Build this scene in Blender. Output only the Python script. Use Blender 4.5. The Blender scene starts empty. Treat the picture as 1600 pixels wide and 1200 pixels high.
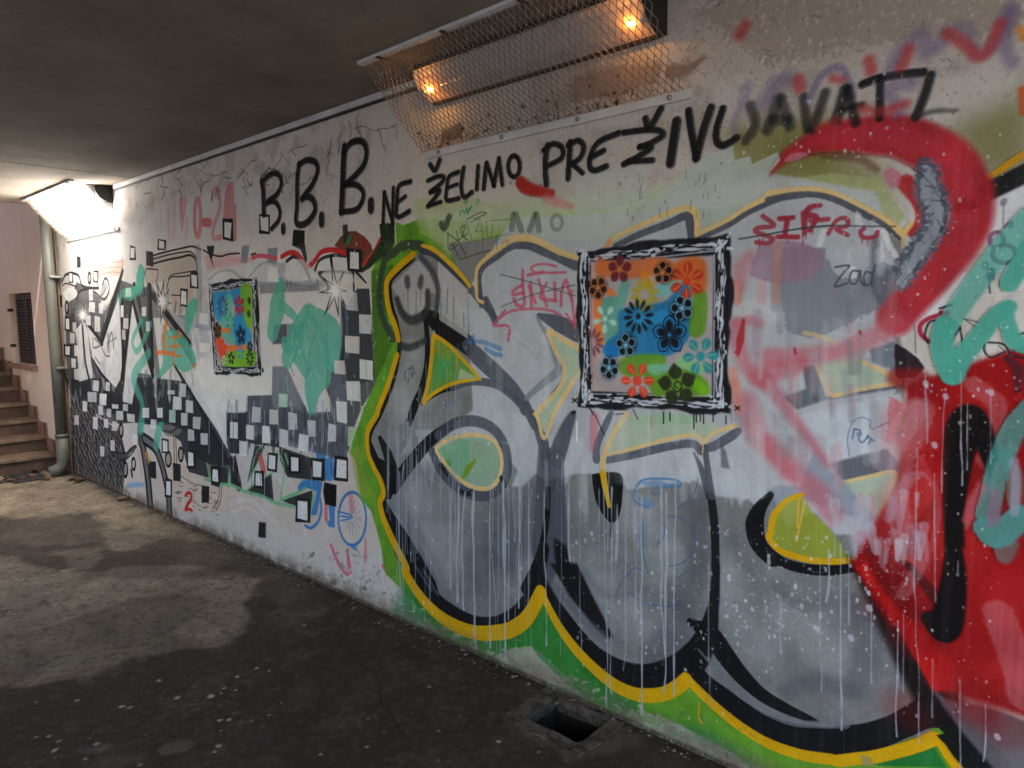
import bpy, bmesh, math, random
import numpy as np
from mathutils import Vector, Matrix
from mathutils.geometry import tessellate_polygon

random.seed(7)
RNG = np.random.default_rng(11)
scene = bpy.context.scene
COL = scene.collection

# ------------------------------------------------------------------ camera
H = 2.6                                   # passage height
CAM = np.array([0.0, -2.1643, 1.5611])    # eye point; the wall is the plane y = 0
FPX = 1100.0                              # focal length in pixels of the 1600 px wide photograph
YAW, PITCH, ROLL = 0.834987762, 0.102630688, -0.0098018
FW = np.array([-math.cos(YAW) * math.cos(PITCH), math.sin(YAW) * math.cos(PITCH), -math.sin(PITCH)])
R0 = np.cross(FW, [0, 0, 1.0]); R0 /= np.linalg.norm(R0)
U0 = np.cross(R0, FW)
RT = R0 * math.cos(ROLL) + U0 * math.sin(ROLL)
UP = U0 * math.cos(ROLL) - R0 * math.sin(ROLL)
cam_data = bpy.data.cameras.new('camera')
cam_data.sensor_fit = 'HORIZONTAL'
cam_data.sensor_width = 36.0
cam_data.lens = 36.0 * FPX / 1600.0
cam_data.clip_start = 0.05
cam_data.clip_end = 2000.0
cam = bpy.data.objects.new('camera', cam_data)
COL.objects.link(cam)
m = Matrix.Identity(4)
for i in range(3):
    m[i][0], m[i][1], m[i][2], m[i][3] = RT[i], UP[i], -FW[i], CAM[i]
cam.matrix_world = m
scene.camera = cam

# ------------------------------------------------------------------ daylight and exposure
SUN_ELEV, SUN_AZ = math.radians(36.0), math.radians(-62.0)   # azimuth measured from +x towards +y
world = bpy.data.worlds.new('World')
scene.world = world
world.use_nodes = True
wn = world.node_tree
for n in list(wn.nodes):
    wn.nodes.remove(n)
sky = wn.nodes.new('ShaderNodeTexSky')
sky.sky_type = 'NISHITA'
sky.sun_disc = False
sky.sun_elevation = SUN_ELEV
sky.sun_rotation = math.pi / 2 - SUN_AZ
sky.air_density = 1.0
sky.dust_density = 1.0
bgn = wn.nodes.new('ShaderNodeBackground')
bgn.inputs['Strength'].default_value = 0.12
won = wn.nodes.new('ShaderNodeOutputWorld')
wn.links.new(sky.outputs[0], bgn.inputs['Color'])
wn.links.new(bgn.outputs[0], won.inputs['Surface'])
sl = bpy.data.lights.new('sun', 'SUN')
sl.energy = 2.5
sl.angle = math.radians(2.0)
sl.color = (1.0, 0.98, 0.96)
sun = bpy.data.objects.new('sun', sl)
COL.objects.link(sun)
sd = Vector((math.cos(SUN_AZ) * math.cos(SUN_ELEV), math.sin(SUN_AZ) * math.cos(SUN_ELEV), math.sin(SUN_ELEV)))
sun.rotation_euler = (-sd).to_track_quat('-Z', 'Y').to_euler()
sun.location = (2, -8, 6)
scene.view_settings.view_transform = 'Standard'
scene.view_settings.look = 'None'
scene.view_settings.gamma = 1.0
scene.view_settings.use_curve_mapping = False
scene.view_settings.exposure = 1.88
scene.render.engine = 'CYCLES'
scene.cycles.use_denoising = True
scene.cycles.max_bounces = 8
scene.cycles.diffuse_bounces = 5
scene.cycles.sample_clamp_indirect = 6.0

# ------------------------------------------------------------------ rays: where a point of the photograph lies on a plane
def hit(xy, axis, val):
    xy = np.atleast_2d(np.asarray(xy, float))
    d = FW + ((xy[:, 0] - 800) / FPX)[:, None] * RT + ((600 - xy[:, 1]) / FPX)[:, None] * UP
    t = (val - CAM[axis]) / d[:, axis]
    return CAM + t[:, None] * d

def photo(P):
    v = np.atleast_2d(np.asarray(P, float)) - CAM
    z = v @ FW
    return np.stack([800 + FPX * (v @ RT) / z, 600 - FPX * (v @ UP) / z], 1)

# crops of the photograph the drawing was measured in: origin x, origin y, magnification
ZM = dict(z=(0, 0, 1), A=(0, 240, 4), B=(0, 500, 4), C=(500, 0, 2.6667), D=(320, 360, 5), E=(320, 580, 5), F=(560, 360, 4),
          G=(560, 620, 4), H=(860, 340, 4), I=(1200, 0, 4), J=(1200, 280, 4), K=(1200, 560, 4), L=(1200, 840, 4),
          M=(820, 600, 4), N=(820, 880, 4), O=(580, 150, 4), P=(900, 120, 4), Q=(340, 180, 5), R=(440, 680, 5.4545),
          S=(90, 380, 5), T=(500, 850, 3.2), U=(1000, 960, 5), V=(1280, 960, 5), W=(1400, 560, 3), X=(900, 380, 4.6154),
          Y=(220, 260, 6.668), a=(1040, 400, 4), b=(540, 320, 5.4545), c=(1420, 380, 5), d=(320, 420, 6.667), e=(0, 560, 5.4545),
          f=(0, 700, 2.4), g=(78, 359, 1.903))

def pts(z, s):
    ox, oy, k = ZM[z]
    if isinstance(s, str):
        s = [tuple(float(q) for q in p.split(',')) for p in s.split()]
    s = np.asarray(s, float)
    return s / k + np.array([ox, oy])

def lin(c):
    c = np.asarray(c, float)
    return np.where(c <= 0.04045, c / 12.92, ((c + 0.055) / 1.055) ** 2.4)

# ------------------------------------------------------------------ painter: paint films on a plane, in metres
def value_noise(h, w, sy, sx, seed):
    r = np.random.default_rng(seed)
    gh, gw = int(h / sy) + 3, int(w / sx) + 3
    g = r.random((gh, gw), dtype=np.float32)
    y = np.arange(h, dtype=np.float32) / sy; x = np.arange(w, dtype=np.float32) / sx
    yi = y.astype(int); xi = x.astype(int)
    fy = y - yi; fx = x - xi
    fy = (fy * fy * (3 - 2 * fy))[:, None]; fx = fx * fx * (3 - 2 * fx)
    rows = g[:, xi] * (1 - fx) + g[:, xi + 1] * fx
    return rows[yi] * (1 - fy) + rows[yi + 1] * fy

def fbm(h, w, sy, sx, seed, octv=3):
    out = np.zeros((h, w), np.float32); amp, tot = 1.0, 0.0
    for o in range(octv):
        out += amp * value_noise(h, w, max(1.0, sy / 2 ** o), max(1.0, sx / 2 ** o), seed + 17 * o)
        tot += amp; amp *= 0.55
    return out / tot

def catmull(p, n=8, closed=False):
    p = np.asarray(p, float)
    if len(p) < 3:
        return p
    q = np.vstack([p[-1:], p, p[:2]]) if closed else np.vstack([2 * p[0] - p[1], p, 2 * p[-1] - p[-2]])
    out = []
    for i in range(1, len(q) - 2):
        a, b, c, d = q[i - 1], q[i], q[i + 1], q[i + 2]
        for t in np.linspace(0, 1, n, endpoint=False):
            out.append(0.5 * ((2 * b) + (-a + c) * t + (2 * a - 5 * b + 4 * c - d) * t * t + (-a + 3 * b - 3 * c + d) * t ** 3))
    if not closed:
        out.append(q[-2])
    return np.array(out)

def blur(a, r):
    r = int(round(r))
    if r < 1:
        return a
    for ax in (0, 1):
        c = np.cumsum(np.concatenate([np.zeros_like(np.take(a, [0], ax)), a], ax), ax, dtype=np.float64)
        n = a.shape[ax]
        lo = np.clip(np.arange(n) - r, 0, n); hi = np.clip(np.arange(n) + r + 1, 0, n)
        sh = [1, 1]; sh[ax] = n
        a = ((np.take(c, hi, ax) - np.take(c, lo, ax)) / (2 * r + 1)).astype(np.float32)
    return a

class Canvas:
    def __init__(s, x0, x1, v0, v1, res, base):
        s.x0, s.v0, s.res = x0, v0, res
        s.w, s.h = int((x1 - x0) * res), int((v1 - v0) * res)
        s.C = np.empty((s.h, s.w, 3), np.float32); s.C[:] = np.asarray(base) / 255.0
        s.M = np.zeros((s.h, s.w), np.float32)
        s.n1 = fbm(s.h, s.w, 5, 5, 1, 2); s.n2 = fbm(s.h, s.w, 38, 38, 2, 4); s.n3 = fbm(s.h, s.w, 260, 260, 3, 4)
        s.ns = fbm(s.h, s.w, 190, 7, 4, 3)
        s.parts = []; s.order = 0
    def film(s, y0, x0, m, col, met, var):
        y1, x1 = y0 + m.shape[0], x0 + m.shape[1]
        c = np.asarray(col, np.float32) / 255.0
        sub = s.C[y0:y1, x0:x1]
        if var:
            c = c * (1 + var * (s.n2[y0:y1, x0:x1, None] - 0.5) + 0.5 * var * (s.n1[y0:y1, x0:x1, None] - 0.5))
        sub += (c - sub) * m[..., None]
        if met is not None:
            sm = s.M[y0:y1, x0:x1]; sm += (met - sm) * m
    def box(s, p, pad):                     # pixel box around points, kept inside the canvas
        lo = np.floor(p.min(0) - pad).astype(int); hi = np.ceil(p.max(0) + pad).astype(int) + 1
        return max(lo[0], 0), max(lo[1], 0), min(hi[0], s.w), min(hi[1], s.h)
    def alpha(s, m, y0, x0, a, streak, rough):
        y1, x1 = y0 + m.shape[0], x0 + m.shape[1]
        if rough:
            m = np.clip((m - 0.5 + rough * (s.n1[y0:y1, x0:x1] - 0.5)) * 3 + 0.5, 0, 1) * np.clip(m * 6, 0, 1)
        if streak:
            m = m * np.clip(1 - streak + streak * 2.0 * s.ns[y0:y1, x0:x1], 0, 1)
        return (m * a).astype(np.float32)
    def line(s, p, w, col, a=1.0, soft=1.5, met=0.0, var=0.12, streak=0, rough=0, cull=True):
        p = np.asarray(p, float); w = np.broadcast_to(np.asarray(w, float), (len(p),))
        pad = w.max() / 2 + soft + 2
        x0, y0, x1, y1 = s.box(p, pad)
        if x1 <= x0 or y1 <= y0:
            return
        m = np.zeros((y1 - y0, x1 - x0), np.float32)
        if len(p) == 1:
            p = np.vstack([p, p + 1e-3]); w = np.array([w[0], w[0]])
        for i in range(len(p) - 1):
            A, B = p[i], p[i + 1]
            q = max(w[i], w[i + 1]) / 2 + soft + 1
            bx0, by0 = max(int(min(A[0], B[0]) - q), x0), max(int(min(A[1], B[1]) - q), y0)
            bx1, by1 = min(int(max(A[0], B[0]) + q) + 2, x1), min(int(max(A[1], B[1]) + q) + 2, y1)
            if bx1 <= bx0 or by1 <= by0:
                continue
            X = np.arange(bx0, bx1, dtype=np.float32)[None, :] + 0.5; Y = np.arange(by0, by1, dtype=np.float32)[:, None] + 0.5
            d = B - A; L = float(d @ d) + 1e-9
            t = np.clip(((X - A[0]) * d[0] + (Y - A[1]) * d[1]) / L, 0, 1)
            dist = np.hypot(X - A[0] - t * d[0], Y - A[1] - t * d[1])
            c = np.clip(((w[i] + (w[i + 1] - w[i]) * t) / 2 - dist) / soft + 0.5, 0, 1)
            v = m[by0 - y0:by1 - y0, bx0 - x0:bx1 - x0]
            np.maximum(v, c, out=v)
        m = m * m * (3 - 2 * m)
        s.last = (x0, y0, m)
        s.film(y0, x0, s.alpha(m, y0, x0, a, streak, rough), col, met, var)
    def raster(s, p, soft=1.0):
        p = np.asarray(p, float)
        x0, y0, x1, y1 = s.box(p, 2 * soft + 2)
        if x1 <= x0 or y1 <= y0:
            return None
        W = x1 - x0
        m = np.zeros((y1 - y0, W), np.float32)
        A = p; B = np.roll(p, -1, 0)
        for sub in (0.25, 0.75):
            for r in range(y1 - y0):
                y = y0 + r + sub
                k = (A[:, 1] <= y) != (B[:, 1] <= y)
                if not k.any():
                    continue
                xs = np.sort(A[k, 0] + (y - A[k, 1]) / (B[k, 1] - A[k, 1]) * (B[k, 0] - A[k, 0])) - x0
                for l, h in zip(xs[0::2], xs[1::2]):
                    l, h = max(l, 0.0), min(h, float(W))
                    if h <= l:
                        continue
                    li, hi = int(l), int(h)
                    if li == hi:
                        m[r, li] += 0.5 * (h - l)
                    else:
                        m[r, li] += 0.5 * (li + 1 - l); m[r, li + 1:hi] += 0.5
                        if hi < W:
                            m[r, hi] += 0.5 * (h - hi)
        s.last = (x0, y0, m)
        return s.last
    def poly(s, p, col, a=1.0, soft=1.0, met=0.0, var=0.12, streak=0, rough=0):
        got = s.raster(p, soft)
        if got is None:
            return
        x0, y0, m = got
        if soft > 1:
            m = blur(blur(m, soft * 0.6), soft * 0.5)
        s.film(y0, x0, s.alpha(m, y0, x0, a, streak, rough), col, met, var)
    def image(s, name):
        img = bpy.data.images.new(name, s.w, s.h, alpha=True)
        img.alpha_mode = 'CHANNEL_PACKED'
        buf = np.empty((s.h, s.w, 4), np.float32)
        buf[..., :3] = np.clip(s.C, 0, 1); buf[..., 3] = np.clip(s.M, 0, 1)
        img.pixels.foreach_set(buf.ravel())
        img.update(); img.pack()
        return img

# ------------------------------------------------------------------ the painted wall
WX0, WX1, RES = -8.15, 1.2, 520
WALL = Canvas(WX0, WX1, 0.0, H, RES, (206, 203, 202))

def wc(z, s):
    h = hit(pts(z, s), 1, 0.0)
    return np.stack([(h[:, 0] - WX0) * RES, h[:, 2] * RES], 1)

def kz(z, p):                              # wall pixels per crop pixel, measured upright
    q = pts(z, p) if isinstance(p, str) else np.asarray(p) / ZM[z][2] + np.array(ZM[z][:2])
    c = q.mean(0)
    h = hit([c + (0, 8), c - (0, 8)], 1, 0.0)
    return (h[1, 2] - h[0, 2]) * RES / 16.0 / ZM[z][2]

def across(p, c):                          # wall pixels per photograph pixel, measured across the stroke
    d = np.diff(p, axis=0); L = np.hypot(d[:, 0], d[:, 1]) + 1e-6
    n = np.stack([-d[:, 1], d[:, 0]], 1) / L[:, None]; mid = (p[1:] + p[:-1]) / 2
    e = wc('z', mid + 3 * n) - wc('z', mid - 3 * n)
    t = np.diff(c, axis=0); t = t / (np.hypot(t[:, 0], t[:, 1])[:, None] + 1e-6)
    return float((np.abs(e[:, 0] * t[:, 1] - e[:, 1] * t[:, 0]) / 6 * L).sum() / L.sum())

def part(name, P=None, label=None, parent=None):
    """remember the outline of a painted piece; its own sheet is built on the wall later"""
    if P is not None:
        if WALL.raster(P) is None:
            return
    x0, y0, m = WALL.last
    WALL.order += 1
    cell = 2
    mm = m[:m.shape[0] // cell * cell, :m.shape[1] // cell * cell]
    mm = mm.reshape(mm.shape[0] // cell, cell, -1, cell).mean((1, 3)) > 0.5
    WALL.parts.append(dict(name=name, x0=x0, y0=y0, m=mm, cell=cell, label=label, parent=parent, order=WALL.order))

def S(z, s, w, col, a=1.0, soft=None, cat=True, name=None, label=None, parent=None, closed=False, **kw):
    """one stroke of paint; w in crop pixels"""
    p = pts(z, s)
    c = wc('z', p)
    k = across(p, c) / ZM[z][2]
    if cat:
        c = catmull(c, 7, closed)
    elif closed:
        c = np.vstack([c, c[:1]])
    w = np.asarray(w, float) * k
    if w.ndim:
        w = np.interp(np.linspace(0, 1, len(c)), np.linspace(0, 1, len(w)), w)
    WALL.line(c, w, col, a, (soft * k if soft is not None else max(1.3, 0.12 * float(np.max(w)))), **kw)
    if name:
        part(name, None, label, parent)

def Fl(z, s, col, a=1.0, soft=1.0, cat=False, name=None, label=None, parent=None, **kw):
    """one filled patch of paint"""
    c = wc(z, s); k = kz(z, s)
    if cat:
        c = catmull(c, 6, True)
    WALL.poly(c, col, a, max(1.0, soft * k), **kw)
    if name:
        part(name, None, label, parent)

WH, SI, SL, BK = (224, 225, 230), (144, 145, 150), (72, 77, 92), (13, 13, 15)
YE, PY, GR, PG, DG = (212, 164, 10), (226, 194, 128), (92, 152, 36), (170, 190, 166), (34, 116, 52)
RD, DR, PK, TE, BL, OR = (150, 14, 18), (112, 16, 20), (208, 108, 126), (78, 178, 156), (58, 124, 192), (238, 120, 50)

# --- plaster: blotches, grime, old white coats
def tone(mask, col):
    c = np.asarray(col, np.float32) / 255.0
    WALL.C += (c - WALL.C) * mask[..., None]
zz = (np.arange(WALL.h, dtype=np.float32) / RES)[:, None]
xx = (np.arange(WALL.w, dtype=np.float32) / RES + WX0)[None, :]
tone(np.clip((WALL.n3 - 0.42) * 2.2, 0, 0.55), (186, 180, 177))
tone(np.clip((WALL.n2 - 0.55) * 2.5, 0, 0.5), (222, 221, 222))
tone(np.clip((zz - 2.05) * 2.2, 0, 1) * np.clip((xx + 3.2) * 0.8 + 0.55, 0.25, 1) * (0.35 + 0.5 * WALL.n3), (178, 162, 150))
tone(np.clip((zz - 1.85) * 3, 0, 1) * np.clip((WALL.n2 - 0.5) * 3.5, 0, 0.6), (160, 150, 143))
tone(np.clip((0.5 - zz) * 1.6, 0, 0.5) * np.clip(WALL.n2 * 1.6 - 0.2, 0, 1), (196, 188, 180))
tone(np.clip((WALL.ns - 0.55) * 2.4, 0, 0.3) * np.ones_like(zz), (184, 178, 176))
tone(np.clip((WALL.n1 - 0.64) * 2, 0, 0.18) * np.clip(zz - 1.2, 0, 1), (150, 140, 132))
Fl('z', '110,360 330,300 480,330 470,420 330,430 200,480 110,470', WH, 0.55, 12, streak=.4)
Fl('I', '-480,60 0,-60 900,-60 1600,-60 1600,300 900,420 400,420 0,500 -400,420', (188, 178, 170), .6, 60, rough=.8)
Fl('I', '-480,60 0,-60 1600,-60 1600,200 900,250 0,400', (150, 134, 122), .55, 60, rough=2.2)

# --- left mural: panels behind the lettering
Fl('S', '690,130 760,90 1000,60 1080,90 1090,220 1040,480 960,560 880,540 880,440 820,300 700,330 680,260', (188, 176, 170), .9, 2)
Fl('z', '200,690 420,770 560,690 600,850 560,870 350,800 240,755', (204, 192, 184), .7, 10, streak=.4)
Fl('B', '1130,650 1140,800 1200,950 1500,1060 1600,1100 1600,1200 1100,1200 1050,1000 1030,700', (206, 192, 182), .9, 4, streak=.2)
Fl('S', '60,540 150,300 330,430 380,650 330,780 260,700 180,640 165,800 190,1090 260,1100 330,1200 110,1200 80,1090 70,900', (72, 73, 78), .88, 6, rough=.6, streak=.4)
Fl('S', '310,170 500,130 530,130 490,260 330,250', (206, 160, 150), .6, 4, streak=.6)
for s in ('315,180 380,160 500,140', '320,210 400,190 500,185', '320,250 420,225 500,235', '310,170 320,260 310,330', '505,120 500,250 470,330'):
    S('S', s, 6, (150, 96, 78), .6)
Fl('S', '500,450 740,430 760,1010 500,1010', (128, 130, 142), .5, 8, streak=.7)
Fl('S', '510,460 570,440 560,560 500,560', (60, 60, 66), .8, 3)
Fl('B', '460,395 590,390 640,430 740,470 870,480 880,640 700,650 560,560 470,520', (58, 58, 64), .92, 5, rough=.4)
Fl('B', '880,500 960,370 1100,370 1180,480 1260,600 1380,800 1450,920 1300,985 1180,950 1130,760 1000,660 890,650', (50, 52, 58), .95, 3, rough=.3)
Fl('B', '690,470 780,470 780,560 690,540', BK, .9, 3)
# scale pattern at the wall's far foot
Fl('B', '436,400 470,395 560,420 600,600 680,650 750,690 790,850 765,1098 520,1000 455,965', (44, 44, 48), .95, 3)
rows = []
yy = 415
while yy < 1100:
    off = 0 if int(yy / 21) % 2 else 11
    for x in range(440, 800, 22):
        px, py = x + off + random.uniform(-5, 5), yy + random.uniform(-5, 5)
        top = 400 if px < 560 else 400 + (px - 560) * 1.35
        bot = 965 + (px - 455) * .43
        if top < py < bot - 8 and px < 745 + (py - 650) * .08:
            rows.append((px, py))
    yy += 22
for px, py in rows:
    g = random.randint(110, 160)
    S('B', [(px - 1, py - 7), (px + 2, py + random.uniform(3, 8))], random.uniform(5, 8), (g, g - 2, g - 4), .75, cat=False)
# white star lettering
for p_, c_, a_ in (('488,285 600,330 560,640 508,1010 470,340', (52, 54, 62), .75), ('600,330 715,350 745,950 680,640', (74, 78, 90), .8), ('715,350 800,420 900,560 860,560 745,430', (40, 42, 50), .85), ('165,640 262,560 380,640 330,800 255,700', (64, 64, 70), .7),
                   ('620,1000 760,1020 900,900 1000,1080 900,1200 560,1200', (58, 62, 70), .6), ('880,560 1000,560 1090,640 1190,900 1100,860', (96, 102, 116), .6), ('95,560 170,540 170,1100 100,1090', (48, 48, 54), .7)):
    Fl('S', p_, c_, a_, 5, streak=.4)
for i in range(60):
    x, y = random.uniform(60, 1180), random.uniform(330, 1180)
    S('S', [(x, y), (x + random.uniform(-14, 14), y + random.uniform(20, 90))], random.uniform(6, 24), random.choice([(58, 60, 68), (84, 88, 100), (110, 114, 128), (40, 40, 46)]), random.uniform(.3, .7), soft=8, cat=False)
Fl('S', '690,420 760,430 1040,640 1200,560 1200,1200 500,1200 510,640 600,430', (176, 180, 194), .75, 10, streak=.4)
Fl('S', '200,600 480,420 520,1200 180,1100', (168, 170, 178), .6, 8, streak=.4)
for s in ('165,690 215,600 262,700 330,800 252,875 266,1090 185,1085', '345,660 470,340 500,985 420,990 350,1060 258,872 330,810',
          '600,440 735,950 755,1020 640,1000 620,1090 520,1080', '735,440 800,480 870,560 1040,800 1190,920 1230,1250 1060,1180 890,900 760,1010 745,900'):
    Fl('S', s, WH, .97, 2, streak=.15, name='star_letter', label=None)
Fl('B', '960,160 1100,290 1200,480 1420,860 1230,640 1050,400 960,400', WH, .9, 2, streak=.2)
Fl('S', '425,990 500,990 515,1180 430,1200', WH, .95, 2)
Fl('S', '1090,900 1200,920 1200,560 1250,560 1260,1200 1190,1200', (206, 208, 220), .9, 6, streak=.3)
Fl('D', '0,380 40,420 60,900 90,1160 500,1150 520,420 430,480 420,1000 440,1150 90,1160', (204, 207, 220), .85, 8, streak=.25)
Fl('D', '430,480 900,470 1050,640 1060,990 960,1060 880,1200 420,1200', (214, 212, 218), .92, 8, streak=.25)
Fl('E', '0,-20 530,-20 520,190 320,190 320,330 165,320 180,680 0,350', (216, 218, 226), .97, 3, streak=.2, name='star_letter')
Fl('E', '640,0 740,0 820,160 1010,320 860,305 780,290 700,140', (206, 206, 214), .9, 3)
Fl('A', '1180,1050 1330,900 1330,1200 1200,1200', (186, 192, 208), .8, 10, streak=.5)
Fl('B', '1190,40 1330,-60 1340,250 1240,250', (150, 160, 184), .55, 8, streak=.6)
# dark slanted bands below the letters
for s in ('0,340 180,690 250,650 280,905 110,870 110,645 0,590', '165,320 320,340 320,190 520,190 540,330 600,600 340,560 340,650 180,640',
          '330,870 390,590 470,580 350,850', '330,930 390,880 520,800 540,1020 440,970', '580,590 900,700 930,860 660,830 640,820 590,700',
          '600,1010 840,930 840,1060 720,1060'):
    Fl('E', s, (34, 35, 40), .9, 3, streak=.25)
for i in range(60):
    x = random.uniform(330, 1090); y = random.uniform(180, 540)
    S('E', [(x, y), (x + random.uniform(-12, 12), y + random.uniform(40, 130))], random.uniform(5, 22), random.choice([(60, 64, 76), (150, 156, 172), (186, 190, 204), (46, 48, 56)]), .6, soft=3, cat=False, streak=.4)
Fl('D', '430,400 880,378 900,470 430,495', (116, 120, 134), .75, 4, streak=.7)
for i in range(22):
    x = random.uniform(640, 890)
    S('D', [(x, 385 + random.uniform(0, 8)), (x + 2, 400 + random.uniform(10, 45))], 7, (62, 64, 72), .7, cat=False)
Fl('D', '540,740 640,730 650,880 530,890', (66, 68, 78), .85, 6)
Fl('D', '640,730 770,740 770,840 660,870', (110, 128, 138), .8, 8)
for s in ('0,330 150,320 200,400 0,420', '250,380 330,270 400,240 440,300 430,400'):
    Fl('D', s, (206, 210, 220), .8, 6, cat=True)
S('D', '20,380 60,340 130,330 190,370', 22, (222, 224, 230), .7)
Fl('D', '290,120 350,115 330,260 280,250', (116, 126, 146), .85, 3, streak=.5)
Fl('D', '490,140 570,135 560,260 490,250', (116, 126, 146), .85, 3, streak=.5)
Fl('D', '420,260 650,250 650,400 420,400', (156, 164, 184), .6, 6, streak=.5)
for s in ('0,220 120,190 250,180', '20,250 140,215 280,230'):
    S('D', s, 40, (212, 160, 172), .45, rough=1)
# striped hood above the first letters
for s, w in (('730,100 830,72 960,42 1050,25 1120,50', 14), ('745,125 850,95 960,72 1040,68 1090,120', 10), ('745,160 860,130 960,110 1040,95 1085,150 1090,260', 12),
             ('700,200 760,205 785,215 775,290', 7), ('860,330 880,255 980,230 1090,215', 7), ('850,360 880,270 960,262 1050,250', 8), ('690,200 670,290 680,400', 6), ('890,405 960,408 1000,408', 9)):
    S('S', s, w, BK, .92)
S('Y', '650,870 700,900 780,930 850,935 910,915 1030,905', 18, BK, .85, rough=1)
S('Y', '1150,920 1200,905', 20, BK, .8)
# spiral flourish, far left
for s, w in (('35,300 60,250 110,235 165,255 190,330 260,350 320,350', 16), ('40,330 70,315 150,340', 12), ('150,440 170,380 230,360 300,390 360,440 400,380 395,300 370,275 350,330', 11), ('310,430 350,400 380,350', 9)):
    S('S', s, w, (40, 40, 44), .9)
Fl('S', '40,390 90,350 140,360 150,410 100,450 70,440', WH, .95, 2, cat=True)
Fl('S', '170,390 240,365 320,400 370,430 330,460 250,450 170,440', (112, 112, 118), .75, 6)
Fl('S', '345,340 375,290 392,330 360,410 330,410', (150, 150, 156), .7, 4)
# grey shading and dry brush inside the white letters
for i in range(46):
    x, y = random.uniform(180, 1180), random.uniform(480, 1150)
    S('S', [(x, y), (x + random.uniform(-30, 30), y + random.uniform(30, 130))], random.uniform(8, 30), random.choice([(150, 154, 168), (176, 180, 194), (232, 234, 240), (196, 196, 204), (120, 122, 132)]), random.uniform(.2, .5), soft=14, cat=False, streak=.5)
# letter outlines
for s, w, c in (('488,285 420,480 372,645', 22, BK), ('595,330 555,620 508,1010', 20, (70, 74, 86)), ('600,330 660,560 745,950', 24, (38, 40, 46)), ('715,350 722,620 738,950', 34, (50, 53, 62)),
                ('745,420 860,560 1030,790', [36, 42, 32], (34, 35, 42)), ('900,900 1000,1060 1100,1200', [10, 22, 26], (50, 60, 64)), ('212,605 260,710 325,795', 20, (40, 40, 46)),
                ('325,795 345,710 365,640', 20, (40, 40, 46)), ('250,872 290,990 335,1080', [10, 22, 30], (50, 52, 60)), ('262,700 300,760 350,770', 20, (90, 92, 98)), ('365,640 430,600 500,560', 5, SL)):
    S('S', s, w, c, .93)
S('B', '1080,260 1200,450 1330,680 1440,880', [30, 32, 34, 38], (40, 42, 48), .96)
S('B', '1430,860 1470,960 1490,1030', [30, 60, 40], (34, 35, 40), .95)
# small tags written over the white letters
for s in ('250,750 255,860', '250,745 285,760 260,800 300,830 255,860', '300,800 330,870 340,930 370,930', '385,770 410,700 420,830 435,660 445,820', '380,830 470,790', '430,890 440,960'):
    S('S', s, 7, (90, 90, 98), .8)
# beak, arches, dots near the floor
S('B', '690,825 740,850 785,850 815,815 850,790', [10, 24, 30, 26, 20], (70, 72, 74), .9)
S('B', '692,822 745,832 790,830 850,785', 7, BK, .9)
S('B', '700,838 750,875 795,865 840,815', 7, BK, .9)
for s in ('885,750 905,860 925,1000 938,1150', '900,742 970,800 1015,920 1050,1080 1060,1200'):
    S('B', s, 38, BK, .92)
    S('B', s, 18, (112, 114, 120), .9)
S('B', '870,590 870,760', 22, (70, 76, 86), .8)
Fl('B', '1010,660 1140,660 1110,720 1040,720', (120, 116, 114), .8, 4, cat=True)
S('B', '1020,690 1070,700 1110,670', 14, (50, 50, 54), .8)
def ring(z, cx, cy, rx, ry, w, col, **kw):
    t = np.linspace(0, 2 * np.pi, 22, endpoint=False)
    S(z, np.stack([cx + rx * np.cos(t), cy + ry * np.sin(t)], 1), w, col, closed=True, **kw)
for z, cx, cy, rx, ry, f in (('B', 757, 690, 12, 40, 1), ('B', 1130, 840, 15, 42, 1), ('B', 1052, 870, 18, 45, 1), ('B', 835, 900, 11, 36, 0), ('B', 783, 935, 14, 45, 1), ('S', 249, 272, 12, 42, 1), ('S', 72, 502, 14, 44, 1)):
    if f:
        Fl(z, [(cx + rx * math.cos(t), cy + ry * math.sin(t)) for t in np.linspace(0, 6.1, 14)], (150, 146, 144), .8, 1)
    ring(z, cx, cy, rx, ry, 9, BK)
S('B', '820,940 826,975', 10, BK)
S('B', '918,840 932,880', 22, (190, 140, 80), .8)
S('B', '795,1038 850,1030 900,1028', [26, 34, 22], (110, 160, 205), .7, soft=14)
S('B', '868,830 880,900 885,970', 16, (206, 160, 168), .5)
for s in ('1085,720 1090,900', '1098,720 1104,900', '1110,960 1200,1020 1260,1035', '1370,1040 1365,1120 1330,1180', '1385,1040 1378,1130 1350,1190'):
    S('B', s, 5, (70, 56, 48), .8)
for i in range(46):
    x = random.uniform(1080, 1350); y = 1010 + (x - 1080) * .35 + random.uniform(-20, 120)
    S('B', [(x, y), (x + random.uniform(12, 34), y + random.uniform(2, 9))], 4.5, (66, 58, 54), .75, cat=False)
S('B', '1158,1098 1175,1080 1196,1088 1194,1120 1168,1160 1158,1186 1176,1180 1200,1190', 15, (200, 36, 34), name='painted_number', label='small red hand-painted figure 2 low on the wall')
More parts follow.
